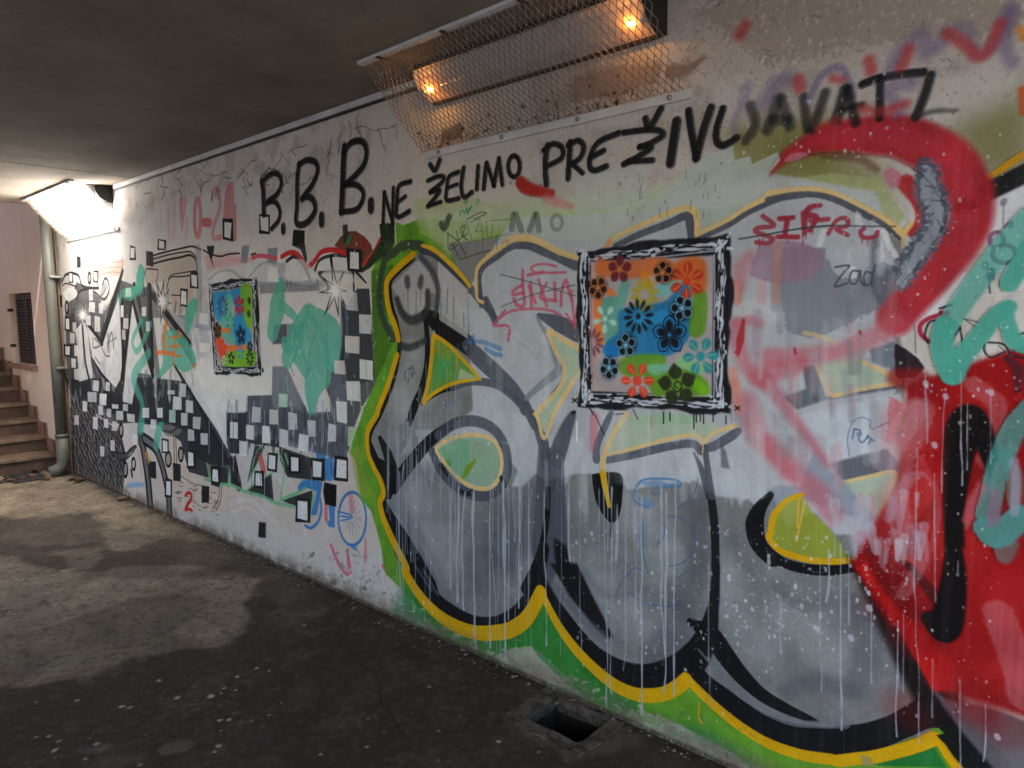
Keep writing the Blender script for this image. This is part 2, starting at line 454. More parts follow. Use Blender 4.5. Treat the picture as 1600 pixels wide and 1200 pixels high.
# red arches and dome
Fl('D', '1012,120 1060,50 1120,8 1180,5 1250,50 1300,110 1312,160 1230,262 1110,180', (108, 60, 48), .95, 2, rough=.5, name='painted_dome', label='brown and red painted dome above the red arches')
Fl('D', '1105,60 1150,30 1130,100 1105,120', (40, 130, 90), .9, 2)
Fl('D', '1190,70 1260,60 1290,130 1200,160', (150, 44, 40), .6, 8)
for s in ('870,250 900,190 980,160 1100,180 1110,300 900,320', '640,230 700,200 780,280 815,380 650,380'):
    Fl('D', s, WH, .95, 3, cat=True)
for s, w, c, nm in (('640,240 700,205 760,260 800,330 825,390', 24, (50, 50, 58), None), ('860,310 900,230 1000,195 1100,200', 24, (50, 50, 58), None), ('1230,310 1310,250 1390,110', 30, (36, 48, 36), None),
                ('370,215 440,198 560,220', 34, (206, 90, 110), None), ('600,205 660,175 715,180 770,240 805,285 860,235 910,170 1000,152 1112,180', 36, (196, 40, 46), 'red_arch'), ('1245,265 1320,180 1375,75', [30, 34, 36], (208, 48, 44), 'red_arch')):
    S('D', s, w, c, .95, name=nm)
S('D', '985,210 995,290', 20, BK)
S('D', '890,330 1000,320 1120,330 1160,330', 22, (46, 46, 52))
S('D', '895,340 960,420 960,480', 22, (46, 46, 52), .8)
S('D', '1160,330 1165,470', 14, (46, 46, 52))
S('D', '1180,320 1260,410', [26, 12], (46, 46, 52))
# checker column at the right end of the first mural
Fl('D', '1190,455 1285,455 1310,800 1320,1000 1330,1160 1210,1200 1060,1200 1080,640', (54, 58, 66), .95, 3, rough=.3)
Fl('E', '960,0 1340,-10 1330,120 1230,280 1180,400 1120,640 1080,560 1010,300 940,120', (60, 64, 72), .85, 5, streak=.5)
Fl('D', '1060,500 1120,640 1130,1000 1060,1010', (96, 104, 124), .8, 6, streak=.6)
S('D', '1075,560 1090,800 1070,1010', [30, 24, 40], (50, 54, 64), .8)
# pale red lettering MK 0-24
for s, w, a in (('285,440 300,740', 30, .35), ('350,400 340,740', 36, .3), ('420,370 430,650', [46, 20], .75), ('470,360 430,640', [30, 14], .6), ('205,460 215,640', 16, .2), ('480,560 470,740', 30, .3)):
    S('Y', s, w, (204, 120, 124), a * .8, rough=.8)
ring('Y', 592, 535, 32, 190, 36, (200, 112, 116), a=.72, name='faded_numeral')
S('Y', '655,585 720,585', 96, (204, 100, 104), .85, cat=False, name='faded_dash')
S('Y', '745,330 765,250 800,230 825,330 820,450 770,600 750,740 840,735', 34, (206, 118, 120), .62, name='faded_numeral')
Fl('Y', '880,260 925,165 965,160 970,370 995,400 1000,780 965,780 960,540 860,540 865,420', (200, 112, 116), .72, 4, streak=.3, name='faded_numeral')
Fl('Y', '990,130 1240,110 1250,700 1010,740', (206, 204, 206), .8, 6, streak=.2)

# teal and orange dabs
for s, w in (('652,235 640,340', 60), ('610,370 540,390 495,470', [60, 40, 16]), ('590,470 585,600 595,705 640,650 680,590 650,720 600,850 575,920 572,1010 590,1045 630,1000 690,870 720,960 700,1100 690,1190', 26),
             ('1070,480 1030,560 1010,690', [60, 80, 30]), ('800,1040 830,960 890,930 930,1000 935,1080', [44, 40, 60, 40])):
    S('S', s, w, TE, .88, soft=6, name='teal_stroke')
Fl('S', '835,660 870,655 960,700 1020,790 1055,890 1050,980 1005,1030 940,960 900,870 850,850', TE, .92, 5, cat=True, streak=.35, name='teal_patch')
for s, w in (('870,700 890,640 920,600 1000,520 1040,560 1100,545', [20, 30, 50, 55, 40, 30]), ('1010,560 1000,660 975,780', [50, 34, 40]), ('1000,480 1030,540 1010,620', 40)):
    S('B', s, w, TE, .75, soft=8, name='teal_stroke')
for s, w in (('852,625 842,660', 26), ('820,745 828,840', 22), ('782,855 890,855', 62), ('870,715 940,705', 16), ('885,795 940,790', 18), ('880,870 940,880', 20), ('930,700 900,900', 12), ('1068,960 1085,945', 16), ('905,900 960,960', 12)):
    S('S', s, w, OR, .85, cat=False)
Fl('E', '585,60 650,60 640,290 580,290', (150, 196, 186), .6, 5)
S('D', '690,700 750,640', 16, (220, 218, 222), .8)
for s in ('870,860 890,990', '760,1180 900,1100', '940,720 980,800'):
    S('D', s, 8, (150, 200, 190), .5)

# blue cyclist, green outlined shard letters
for s, w in (('0,842 120,880 210,890 330,945 440,972 560,1030 700,1058', 26), ('335,860 360,800 400,640 440,590', 12), ('470,600 420,700 340,860', 10), ('600,1000 700,960 850,895 830,1085', 22), ('330,930 420,860 530,790', 14), ('150,720 190,760 190,890', 26),
             ('10,680 40,840', 14), ('570,620 620,760 590,1010', 12), ('630,650 650,720', 16)):
    S('E', s, w, (112, 182, 134), .85)
Fl('E', '240,655 320,660 330,860 290,900', (200, 190, 192), .9, 4)
Fl('E', '110,690 10,600 40,830 100,740', (170, 150, 150), .6, 6)
S('E', '430,660 460,780', 40, (196, 70, 74), .7)
for s in ('300,130 330,125 385,200 440,160 452,330 425,395 370,380 360,205 290,190', '135,440 175,385 260,375 350,400 330,520 300,680 250,680 300,480 200,440 150,480', '400,600 455,600 452,790 400,780 385,750 410,720'):
    Fl('R', s, BL, .92, 3, cat=False, name='painted_cyclist' if s.startswith('3') else 'painted_leg')
ring('R', 603, 712, 118, 226, 18, BL, name='painted_wheel', label='blue painted front wheel with thin spokes')
for t in np.linspace(0.2, 6.3, 15):
    S('R', [(603 + 22 * math.cos(t), 700 + 40 * math.sin(t)), (603 + 80 * math.cos(t), 700 + 155 * math.sin(t))], 4, (78, 110, 156), .8, cat=False)
S('R', '330,540 338,640 310,740 250,790 200,770', 20, BL, .95, name='painted_wheel', label='blue painted rear wheel partly behind a square')
for s in ('480,650 590,680 605,705', '490,690 600,700', '500,730 590,710'):
    S('R', s, 14, BL, .9)
Fl('R', '365,400 470,425 465,610 370,590 355,480', BK, .97, 1.5, name='painted_square')
S('R', '600,945 630,965', 34, BL, .7, soft=14)
for s, w in (('422,940 480,1080 550,1180 600,1160', [26, 30, 22, 10]), ('560,970 575,1110', [14, 36]), ('378,600 380,720', 26), ('715,880 712,1075', 14), ('865,1120 885,1150', 30), ('590,520 600,640', 40)):
    S('R', s, w, (214, 62, 92), .6 if w != 40 else .35, soft=10)

# star bursts
def star(z, cx, cy, rays, core, glow):
    c0 = np.array([cx, cy], float)
    for out, col in ((1.0, (38, 38, 44)), (0.72, WH)):
        for dx, dy, w in rays:
            tip = c0 + np.array([dx, dy]) * out
            n = np.array([-dy, dx]) / math.hypot(dx, dy)
            ww = w * (1 if out == 1.0 else .6)
            Fl(z, [c0 + n * ww, tip, c0 - n * ww], col, .95, 1)
    for r, a in ((glow, .35), (core, .6), (core * .5, .9)):
        t = np.linspace(0, 6.28, 16, endpoint=False)
        Fl(z, np.stack([cx + r * .8 * np.cos(t), cy + r * np.sin(t)], 1), (246, 247, 250), a, r * .5)
    t = []
    for dx, dy, w in sorted(rays, key=lambda r: math.atan2(r[1], r[0])):
        t += [(cx + dx, cy + dy), (cx - dy * .15 + dx * .15, cy + dx * .15 + dy * .15)]
    part('painted_star', wc(z, t))
# --- second pass over the first mural: dark ground, white letters, outlines
Fl('g', '62,235 100,225 165,240 210,150 240,200 300,160 345,240 420,330 430,420 520,640 560,745 500,700 415,665 400,600 340,572 232,572 150,520 62,490', (66, 67, 74), .62, 4, streak=.5, rough=.3)
Fl('g', '64,442 330,438 400,452 470,570 540,700 480,700 415,665 405,600 345,572 232,574 120,505 64,490', (38, 39, 44), .85, 3, streak=.25, rough=.3)
for p_ in ('76,300 100,268 112,300 128,440 88,452', '106,268 156,336 206,200 217,430 196,470 168,440 128,385', '246,218 303,432 262,425 244,520 216,510', '308,262 336,262 420,395 440,440 520,640 500,600 400,450 330,444', '420,300 486,300 492,430 585,436 660,440 655,490 588,494 588,540 526,543 525,640 440,450'):
    Fl('g', p_, (222, 223, 228), .93, 1.2, streak=.18, name='star_letter')
for i in range(70):
    x, y = random.uniform(75, 430), random.uniform(280, 500)
    S('g', [(x, y), (x + random.uniform(-8, 8), y + random.uniform(12, 50))], random.uniform(2, 9), random.choice([(150, 154, 168), (180, 184, 196), (120, 122, 132), (232, 234, 240)]), random.uniform(.25, .6), soft=3, cat=False, streak=.4)
for p_, w_ in (('100,265 128,300 156,338', 9), ('154,338 185,235 216,122', [9, 11, 7]), ('215,190 217,320 219,440', 8), ('243,205 230,320 214,440', [5, 8, 9]), ('245,205 272,310 306,432', [7, 11, 9]), ('298,168 302,300 305,425', [7, 11, 8]), ('345,250 380,292 416,336', [10, 15, 10]), ('370,402 440,520 522,672', [7, 9, 10]), ('128,385 150,425 168,445', [4, 8, 5]), ('96,270 104,380 118,450', 5)):
    S('g', p_, w_, (30, 31, 36), .92, soft=1.6)
for p_ in ('128,322 130,350 150,342 132,322', '150,340 165,372 178,376', '172,350 184,305 190,352', '170,338 200,320', '135,380 150,400'):
    S('g', p_, 3, (92, 93, 100), .8)
Fl('g', '525,546 588,543 588,496 660,491 662,406 706,406 736,480 768,542 834,540 828,420 850,384 882,402 884,690 700,640 600,600 526,600', (96, 103, 122), .8, 2, streak=.5)
Fl('g', '526,546 586,544 584,600 526,640', (44, 46, 54), .85, 3, streak=.3)
Fl('g', '600,560 700,520 760,545 835,545 880,640 880,690 740,640 640,600', (58, 62, 74), .6, 8, streak=.7)
Fl('g', '704,408 770,545 834,540 800,430 760,400', (208, 208, 216), .9, 2, streak=.2)
for i in range(54):
    x, y = random.uniform(530, 880), random.uniform(500, 640)
    S('g', [(x, y), (x + random.uniform(-6, 6), y + random.uniform(15, 60))], random.uniform(2, 10), random.choice([(60, 64, 76), (150, 156, 172), (186, 190, 204), (46, 48, 56), (110, 118, 138)]), .55, soft=2, cat=False, streak=.4)
for p_ in ('440,170 470,140 520,118 560,150 520,160', '580,150 620,100 650,95 700,145 640,160', '700,150 712,96 760,92 792,160', '806,140 850,102 890,118 900,160'):
    Fl('g', p_, (214, 217, 226), .75, 3, cat=True, streak=.3)
for p_, w_ in (('470,150 500,126 540,122 575,150', 7), ('585,150 625,104 660,100 700,150', 7), ('440,60 445,180 440,300', 16), ('560,140 620,160 700,165 830,160', [6, 14, 20, 16])):
    S('g', p_, w_, (140, 148, 168), .55, soft=3, streak=.5)
S('g', '470,110 520,100 600,88', [20, 26, 14], (206, 130, 150), .4, soft=12, streak=.4)
Fl('g', '425,300 470,290 480,360 440,390', (150, 160, 184), .5, 8, streak=.7)
for p_, w_ in (('686,165 676,230 662,305', [26, 46, 34]), ('762,245 730,320 705,385', [30, 56, 40]), ('772,240 835,310 838,385', [30, 70, 50]), ('775,320 800,400 780,470 778,535', [80, 76, 50, 20]), ('700,340 735,372 760,420', [34, 44, 30]), ('690,225 720,250 735,262', [30, 26, 16])):
    S('g', p_, w_, (84, 176, 156), .8, soft=5, streak=.22, rough=.25, name='teal_stroke')
for i in range(22):
    x, y = random.uniform(700, 840), random.uniform(280, 480)
    S('g', [(x, y), (x + random.uniform(-16, 16), y + random.uniform(15, 50))], random.uniform(2, 5), random.choice([(120, 196, 180), (160, 206, 196), (62, 150, 134)]), .6, soft=2, cat=False)
for p_, w_ in (('262,140 268,170 240,200', [16, 22, 12]), ('240,195 215,190 208,215', [22, 16, 8]), ('272,270 246,330 262,360 300,280', [10, 12, 12, 12]), ('295,365 250,440 275,520 270,590', [14, 20, 16, 22])):
    S('g', p_, w_, (84, 176, 156), .7, soft=4, streak=.2)

star('S', 820, 465, [(-55, -180, 22), (8, -190, 22), (55, -120, 18), (75, 5, 20), (30, 100, 16), (-15, 175, 16), (-65, 25, 16), (-80, -95, 18)], 40, 66)
star('S', 196, 560, [(0, -110, 10), (0, 135, 10), (-80, 0, 10), (80, 0, 10), (-35, -60, 9), (40, -60, 9), (-40, 70, 9), (40, 70, 9)], 40, 80)
star('D', 1022, 468, [(-35, -260, 26), (70, -160, 22), (95, 5, 26), (85, 130, 22), (25, 215, 24), (-90, 205, 26), (-140, 20, 26), (-110, -110, 24)], 70, 130)


Fl('g', '342,300 388,306 426,356 434,400 400,424 368,404 330,440 318,436 336,396 332,350', (84, 176, 156), .78, 4, cat=True, streak=.3, rough=.2, name='teal_patch')
for p_, w_ in (('346,282 342,300', 10), ('338,318 343,350', 9), ('318,364 366,368', 13), ('352,322 392,316', 6), ('356,346 390,346', 7), ('358,370 392,376', 7), ('374,318 366,400', 4), ('380,300 392,310', 6), ('424,404 434,400', 6)):
    S('g', p_, w_, (232, 116, 52), .82, soft=2, cat=False, streak=.2)
# ------------------------------------------------------------------ checker squares
def sq(z, cx, cy, w, h, kind='w', tint=None):
    j = lambda: random.uniform(-.08, .08)
    lean = 0.10 * w                                     # the squares follow the lettering line
    q = lambda W, Hh: [(cx + (a + j()) * W, cy + (b + j() * .6) * Hh + a * lean) for a, b in ((-.5, -.5), (.5, -.5), (.5, .5), (-.5, .5))]
    nm = None
    if kind == 'k':
        c = q(w, h); Fl(z, c, tint or (30, 30, 33), .97, 1.2); part('painted_square', wc(z, c)); return
    if kind == 'b':
        c = q(w, h); Fl(z, c, (30, 30, 33), .97, 1.2); part('painted_square', wc(z, c))
        w, h = w * .66, h * .72
        Fl(z, q(w, h), tint or WH, .97, 1)
    else:
        c = q(w, h); Fl(z, c, tint or random.choice([(220, 222, 228), (206, 208, 216), (214, 212, 212), (226, 228, 232)]), random.uniform(.86, .97), 1.2, streak=random.choice([0, .12, .25])); part('painted_square', wc(z, c))
    if random.random() < .5:
        for i in range(random.randint(1, 4)):
            x, y = cx + random.uniform(-.3, .3) * w, cy + random.uniform(-.3, .35) * h
            S(z, [(x, y), (x + random.uniform(-.25, .3) * w, y + random.uniform(-.1, .1) * h)], max(2, .03 * h), (110, 116, 128), .6, cat=False)
for z, lst in (('S', '168,148,30,85,k 587,78,46,112,b 815,12,64,80,b 722,120,52,116,k 105,268,34,90,b 298,260,36,92,b 262,405,30,85,w 268,500,46,80,w 340,508,32,80,w 20,452,32,96,k 78,630,42,112,b 133,655,30,76,w 240,605,42,76,w 310,630,42,116,w 115,742,36,80,w 78,838,54,92,b 146,842,30,80,w 126,935,32,72,w 152,1025,42,86,w 62,1112,40,100,b 555,385,42,70,t 505,530,22,90,w 535,628,42,80,w 518,715,22,76,w 675,535,32,70,w 705,650,28,78,w 988,425,62,140,b 1068,292,62,130,b 1085,705,48,82,w 1145,590,74,92,w 1150,815,78,72,w'),
               ('B', '578,480,52,62,w 600,410,36,62,w 675,415,26,56,w 645,495,42,72,w 532,538,26,66,w 632,565,28,62,w 682,580,26,54,w 720,540,42,28,w 750,597,44,56,w 820,612,50,52,w 480,625,26,66,w 597,645,30,76,w 665,645,28,54,w 718,662,34,58,w 810,485,46,56,w 785,548,30,42,w 845,748,32,66,w 705,785,26,66,w 640,822,24,66,w 962,650,36,58,w 915,580,42,62,w 1000,580,36,62,w 1110,520,52,82,w 1145,440,38,80,w 1070,452,42,26,w 1185,540,44,74,w 1078,600,42,80,t 1155,622,40,80,w 1232,645,48,76,w 1195,720,40,72,w 1276,745,42,72,w 1033,788,44,92,b 1195,870,46,112,b 1350,975,54,128,b 1055,1050,44,116,b 955,935,42,106,k 1105,950,42,106,k 1285,1090,42,102,k'),
               ('D', '1172,235,118,190,b 535,340,80,112,w 1150,555,84,138,w 1255,730,104,148,w 1155,895,108,138,w 1265,1085,112,152,w 1055,1070,82,110,w'),
               ('E', '405,340,66,114,w 540,360,66,112,w 690,390,66,132,w 230,460,54,122,w 355,480,56,112,w 480,495,62,134,w 620,525,66,138,w 775,560,78,134,w 840,450,66,122,w 995,480,62,134,w 303,605,68,114,w 612,230,66,108,t 1165,155,112,152,w 1072,320,78,162,w 1165,515,82,154,g 530,710,78,146,b 705,725,92,150,b 878,765,110,166,b 1070,765,110,196,b 85,815,66,130,b 425,845,72,140,b 768,1085,112,196,b 1245,285,46,20,g'),
               ('Q', '82,895,80,170,b 368,850,88,158,b 636,965,82,125,k 1326,915,108,128,k'), ('z', '410,828,11,23,k 466,372,16,24,k')):
    for it in lst.split():
        v = it.split(',')
        tint = {'t': (180, 214, 202), 'g': (176, 200, 168)}.get(v[4])
        sq(z, *[float(q) for q in v[:4]], kind='w' if v[4] in 'tg' else v[4], tint=tint)
Fl('Q', '590,1020 680,1000 700,1120 690,1160 650,1050', (52, 50, 56), .9, 3)
Fl('Q', '975,860 1015,850 1020,960 985,1010', (50, 50, 52), .9, 3)
Fl('Y', '685,830 765,825 760,900 740,960 770,1080 700,900', (40, 40, 46), .95, 2)
for i in range(34):                                      # thin runs below the first mural
    x = random.uniform(0, 1130); y = random.uniform(180, 800)
    S('E', [(x, y), (x + random.uniform(-3, 3), y + random.uniform(80, 300))], random.uniform(3, 6), random.choice([(214, 218, 226), (214, 218, 226), (60, 50, 46)]), .55, cat=False)
S('E', '200,1040 300,1005 400,1030 470,1110 560,1180', 40, (216, 214, 220), .55, rough=1)
S('E', '215,1100 330,1060 440,1140', 30, (216, 214, 220), .4, rough=1)

# ------------------------------------------------------------------ right mural: green ground, silver letters
def chain(*zs):
    return np.vstack([pts(z, s) for z, s in zs])
GREEN_L = chain(('D', '1490,-70 1500,110 1400,140 1300,320 1310,700 1330,1190'), ('E', '1240,300 1130,640 1180,700 1220,1000'), ('R', '760,640 810,800 880,1090'), ('T', '300,30 330,150 420,240 500,330 620,470 740,530 860,570 930,560 1060,510 1180,610 1330,770 1500,860 1600,900'), ('U', '300,850 500,960 700,1080 860,1180'), ('z', '1250,1215 1500,1215 1500,900 1300,300 1230,280 1000,330 860,350 760,352 700,345 660,340 630,352'))
Fl('z', GREEN_L, GR, .95, 6, rough=.3, var=.3)
Fl('z', chain(('T', '420,200 700,430 1110,250 1600,740'), ('U', '0,760 370,860 560,900 800,1080 1000,1300 0,1300'), ('z', '700,1060 610,960')), DG, .75, 18, var=.35)
Fl('V', '420,1180 900,1040 1000,1200', DG, .97, 3)
Fl('D', '1300,320 1480,260 1400,500 1460,900 1330,1190 1310,800', (52, 92, 30), .6, 20, rough=.4)
Fl('b', '310,150 415,155 420,330 350,420 200,540 150,540 300,300', (40, 56, 36), .9, 10)
Fl('E', '1130,620 1260,560 1230,760 1330,1000 1200,980', (150, 160, 60), .5, 20)
Fl('O', '0,-100 1000,-100 1000,0 960,640 600,760 560,690 250,700 200,760 90,800 0,800', (206, 200, 192), .55, 30, rough=1.0)
Fl('O', '260,640 600,640 900,700 1400,700 1500,980 900,900 640,1000 300,860', (170, 190, 110), .5, 30, rough=.6)
Fl('z', '640,330 900,300 1000,300 1180,240 1240,290 1020,350 900,370 760,365 700,400', (186, 202, 172), .75, 16, streak=.3)
Fl('O', '820,760 1600,700 1600,860 1300,900 900,850', (172, 206, 120), .6, 12, streak=.3)
Fl('P', '900,330 1000,300 1600,240 1600,640 1300,600 1200,700 960,560', (124, 122, 62), .75, 120)
Fl('I', '0,850 300,820 600,1000 900,1200 0,1200', (120, 118, 62), .7, 120)
Fl('I', '1100,800 1300,720 1640,560 1700,980 1340,1160', (118, 114, 66), .75, 150)
Fl('J', '-300,140 0,20 400,-40 700,0 860,230 800,300 400,80 150,60', (166, 178, 124), .8, 10, streak=.3)
# dirt chips and paint loss along the foot
for i in range(420):
    t = random.random()
    x = 480 + t * 700; y = 905 + (x - 480) * .4505 - abs(random.gauss(0, 26)) - 6
    k = random.uniform(2, 9)
    Fl('z', [(x + random.uniform(-k, k), y + random.uniform(-k, k) * .7) for _ in range(6)], random.choice([(190, 184, 178), (206, 202, 198), (120, 114, 110), (96, 92, 90)]), random.uniform(.4, .9), 1)
for cx, cy, n in ((548, 875, 16), (580, 905, 22), (620, 930, 12), (520, 870, 8)):
    for i in range(n):
        x, y = random.gauss(cx, 12), random.gauss(cy, 9); k = random.uniform(2, 6)
        Fl('z', [(x + random.uniform(-k, k), y + random.uniform(-k, k)) for _ in range(7)], (134, 132, 132), .8, 1)
Fl('T', '870,560 960,520 1060,510 1090,560 1250,720 1100,690 980,640', (178, 170, 158), .75, 8, rough=1)
Fl('U', '-100,730 200,800 330,880 500,980 760,1100 880,1240 500,1240 0,900', (172, 164, 156), .6, 14, rough=1.6)

Fl('z', '700,380 800,370 930,380 1150,430 1160,720 860,740 780,600', SI, .97, 4, met=.5)
S('z', '858,560 880,620 860,680', 40, SL, .9)
LETTER_S = chain(('F', '420,110 560,205 690,330 770,430 800,480 860,560 1000,700 1200,830 1240,860 1140,950 1040,1050 1100,1150'), ('G', '1060,80 1150,230 1190,380 1195,540 1180,700 1150,900'), ('T', '1120,100 1100,210 1040,330 960,400 880,425 780,420 680,385 590,320 500,230 430,120 370,0'), ('G', '240,920 170,760 150,680 170,600 150,520 100,420 75,340 75,230 130,120'), ('F', '110,1190 200,960 245,800 260,690 240,600 210,500 195,400 200,315 270,235 345,170'))
LETTER_U = chain(('F', '760,250 880,140 960,90 1040,80 1130,100 1250,150 1350,190'), ('P', '240,1060 400,965 560,900 680,860 730,1030'), ('z', '1140,480 1140,640'), ('M', '1300,270 1180,330 1120,400 1160,600 1190,900 1195,1190'), ('N', '1190,250 1140,420 1060,590 1015,690 960,735 880,770 780,785 680,770 560,715 420,600 300,475 200,330 105,190'), ('M', '130,1190 160,900 190,600 150,400 200,200'), ('F', '1120,1100 1200,1060 1290,900 1240,700 1100,600 1000,650 870,560 790,440'))
LETTER_C = chain(('P', '730,1010 960,920 1070,850 1210,785 1330,745 1450,735 1600,750'), ('J', '150,100 300,95 420,125 550,185 700,265 800,330 850,370 830,640 800,900 860,1150'), ('K', '860,160 830,400 840,640 780,860 700,1060 620,1180'), ('L', '580,150 700,420 800,620 870,800 900,1000'), ('V', '780,680 880,920 700,970 400,1080 0,1090'), ('U', '1300,1080 1000,950 700,770 500,620 360,470'), ('N', '1020,690 1190,380 1195,0'), ('M', '1190,900 1165,650 1125,400 1190,330 1300,270'), ('z', '1140,560'))
for L, lab in ((LETTER_C, 'silver bubble letter with olive eye, right of the large flower picture'), (LETTER_U, 'silver bubble letter with open top below the large flower picture'), (LETTER_S, 'silver bubble letter with round green eye, leftmost of the three')):
    Fl('z', L, SI, .98, 2, met=.72, var=.22, name='bubble_letter', label=lab)
# thin white coat rolled over the upper letters; ragged lower edge
veil = chain(('F', '690,360'), ('z', '735,560 740,640'), ('G', '590,170 620,260 940,300 950,400 1000,460 960,560 1030,560 1110,480 1180,520'), ('M', '330,560 420,560 600,560 640,660 800,640 930,620 1060,600 1120,640 1200,700 1400,720 1440,760 1540,690'), ('K', '0,800 130,1060'), ('K', '280,950 420,1100 560,1100'), ('z', '1340,850 1390,845 1400,790 1398,560 1400,420 1370,300 1200,270 1000,330 800,340'))
Fl('z', veil, (196, 202, 214), .84, 2.5, streak=.12, met=.2)
for i in range(60):                                          # brush tongues along the ragged lower edge of the coat
    x = random.uniform(600, 1380)
    y = 690 + (x - 600) * .02 + random.uniform(-10, 50) if x < 860 else (735 if x < 1100 else 775) + random.uniform(-24, 14)
    w = random.uniform(6, 22); l = random.uniform(12, 46)
    Fl('z', [(x - w, y - l), (x + w, y - l), (x + w * random.uniform(.2, 1), y + random.uniform(-6, 6)), (x + random.uniform(-w, w) * .4, y + l * random.uniform(.2, .7)), (x - w * random.uniform(.3, 1), y + random.uniform(-8, 4))], (196, 202, 214), random.uniform(.4, .85), 2, streak=.3, met=.2)
Fl('z', '842,700 880,700 888,860 850,935 832,860', SL, .9, 3)
# soft light and dark strokes painting a sheen into the silver
for z, s, w in (('G', '330,560 420,760 560,1000', 200), ('G', '240,150 330,60 420,0', 120), ('F', '330,760 320,900 260,1040', 110), ('M', '640,760 800,900 900,1100', 260), ('N', '440,60 600,260 760,440', 200), ('L', '120,520 300,640 520,820', 240), ('N', '1260,100 1330,320 1450,520', 220)):
    S(z, s, w, (196, 199, 206), .42, soft=w * .7, met=.8)
for z, s, w in (('G', '900,760 860,940 760,1120', 200), ('G', '1100,640 1060,820 960,1040', 140), ('M', '1080,760 1100,1000 1080,1180', 160), ('N', '1000,160 960,400 800,560', 180), ('L', '560,420 640,640 560,900', 180), ('L', '120,960 300,900 520,960', 120)):
    S(z, s, w, (98, 101, 111), .5, soft=w * .7, met=.6)
for z, s, w in (('G', '440,470 330,520 270,640 400,880', 60), ('N', '380,60 520,200 760,160', 40), ('L', '60,300 200,420 400,380', 70), ('N', '900,120 1000,400 860,560', 50)):
    S(z, s, w, (112, 115, 125), .35, soft=50, met=.6)
DB = (18, 19, 22)
# --- letter one: black outline
for z, s, w, c, a in (('F', '345,175 270,240 205,315 203,400 215,490 240,580 258,690 250,800 215,950 150,1120 110,1200', [26, 26, 26, 34, 30, 30, 30], DB, .96),
                      ('G', '135,110 80,230 78,340 130,430', [24, 22, 26, 40], DB, .97),
                      ('F', '400,125 470,145 560,215 660,320 700,370', 44, (60, 64, 76), .96), ('F', '690,350 760,430 860,545', [40, 50, 30], SL, .9),
                      ('F', '420,520 500,580 600,650 690,720', [60, 120, 120, 110], DB, .95), ('F', '680,720 740,780 850,880 960,980 1020,1060 1040,1120', [70, 100, 100, 80, 70, 60], SL, .92),
                      ('F', '420,520 435,700 430,850 395,1000 350,1110 320,1200', [30, 34, 36, 40, 50, 40], DB, .96),
                      ('F', '400,1085 500,1010 600,975', [20, 34, 40], DB, .92), ('F', '590,980 700,945 850,960 960,1030 1050,1130 1100,1220', 46, SL, .9)):
    S(z, s, w, c, a, soft=7, rough=.3 if c is DB else .1)
Fl('G', '85,280 130,380 230,430 240,560 205,640 170,640 165,560 110,420 75,340', DB, .97, 2)
Fl('G', '95,290 200,190 320,150 330,240 260,380 225,405 180,350', SI, .95, 2, met=.62)
S('G', '140,260 190,370 230,460', [26, 60, 50], DB, .9, soft=8, rough=.5)
S('G', '225,560 300,450 400,330 480,250 590,172', [90, 84, 76, 66, 52], DB, .97, soft=5)
EYE = '490,325 560,270 650,245 740,238 830,260 885,330 900,420 880,510 830,565 750,572 660,532 580,460 525,385'
Fl('G', EYE, SL, .9, 3, cat=True)
S('G', '500,240 600,170 720,150 840,195 915,300 935,430 905,540 830,605 740,615 640,580 560,510 500,430 465,345', 60, SL, .88, soft=5)
Fl('G', EYE, (146, 178, 152), .97, 2, cat=True, name='letter_eye', label='pale green eye ringed in yellow')
Fl('G', '500,330 640,260 690,280 690,520 580,460', (104, 176, 130), .7, 20)
Fl('G', '640,510 680,430 745,375 730,420 690,480 650,530', (120, 150, 30), .9, 3)
Fl('G', '545,400 570,375 585,430 550,440', (60, 150, 50), .9, 3)
S('G', EYE, 24, PY, .96, closed=True)
for s in ('520,430 555,475', '640,590 690,605 720,590', '900,510 915,550'):
    S('G', s, 30, (30, 31, 36), .9)
# black sweep along the bottom of letter one
S('G', '165,660 205,760 270,900 350,1060 420,1200', [30, 60, 110, 140, 150], DB, .97, soft=5)
S('T', '420,20 500,170 590,290 680,350 780,395 880,400 970,365 1045,290 1090,210 1112,100 1125,20', [150, 110, 84, 70, 62, 62, 66, 66, 54, 46, 44], DB, .97, soft=9, name='letter_outline')
S('G', '250,700 330,850 420,1020 500,1160', [30, 40, 26, 16], (88, 96, 112), .4, soft=20, rough=1)
for s in ('480,110 560,230', '520,130 590,250', '690,270 700,320', '725,290 740,330', '770,300 775,330'):
    S('T', s, 12, (96, 102, 114), .6, soft=7)
S('G', '1190,530 1184,700 1165,850 1130,1000 1080,1130 1050,1200', [26, 34, 36, 44, 60, 70], DB, .97, soft=4)
S('G', '1040,20 1120,200 1165,380 1190,540', [40, 44, 44, 36], SL, .9)
Fl('F', '215,345 390,170 480,270 490,400 440,380 420,490 330,540 270,480', (200, 202, 208), .75, 6, met=.5, streak=.3)  # tip painted brighter, its sheen put into the colour
Fl('F', '500,190 690,370 690,680 510,560 500,380', (204, 206, 212), .85, 5, met=.5, streak=.35)  # right half of the tip, also brightened for sheen
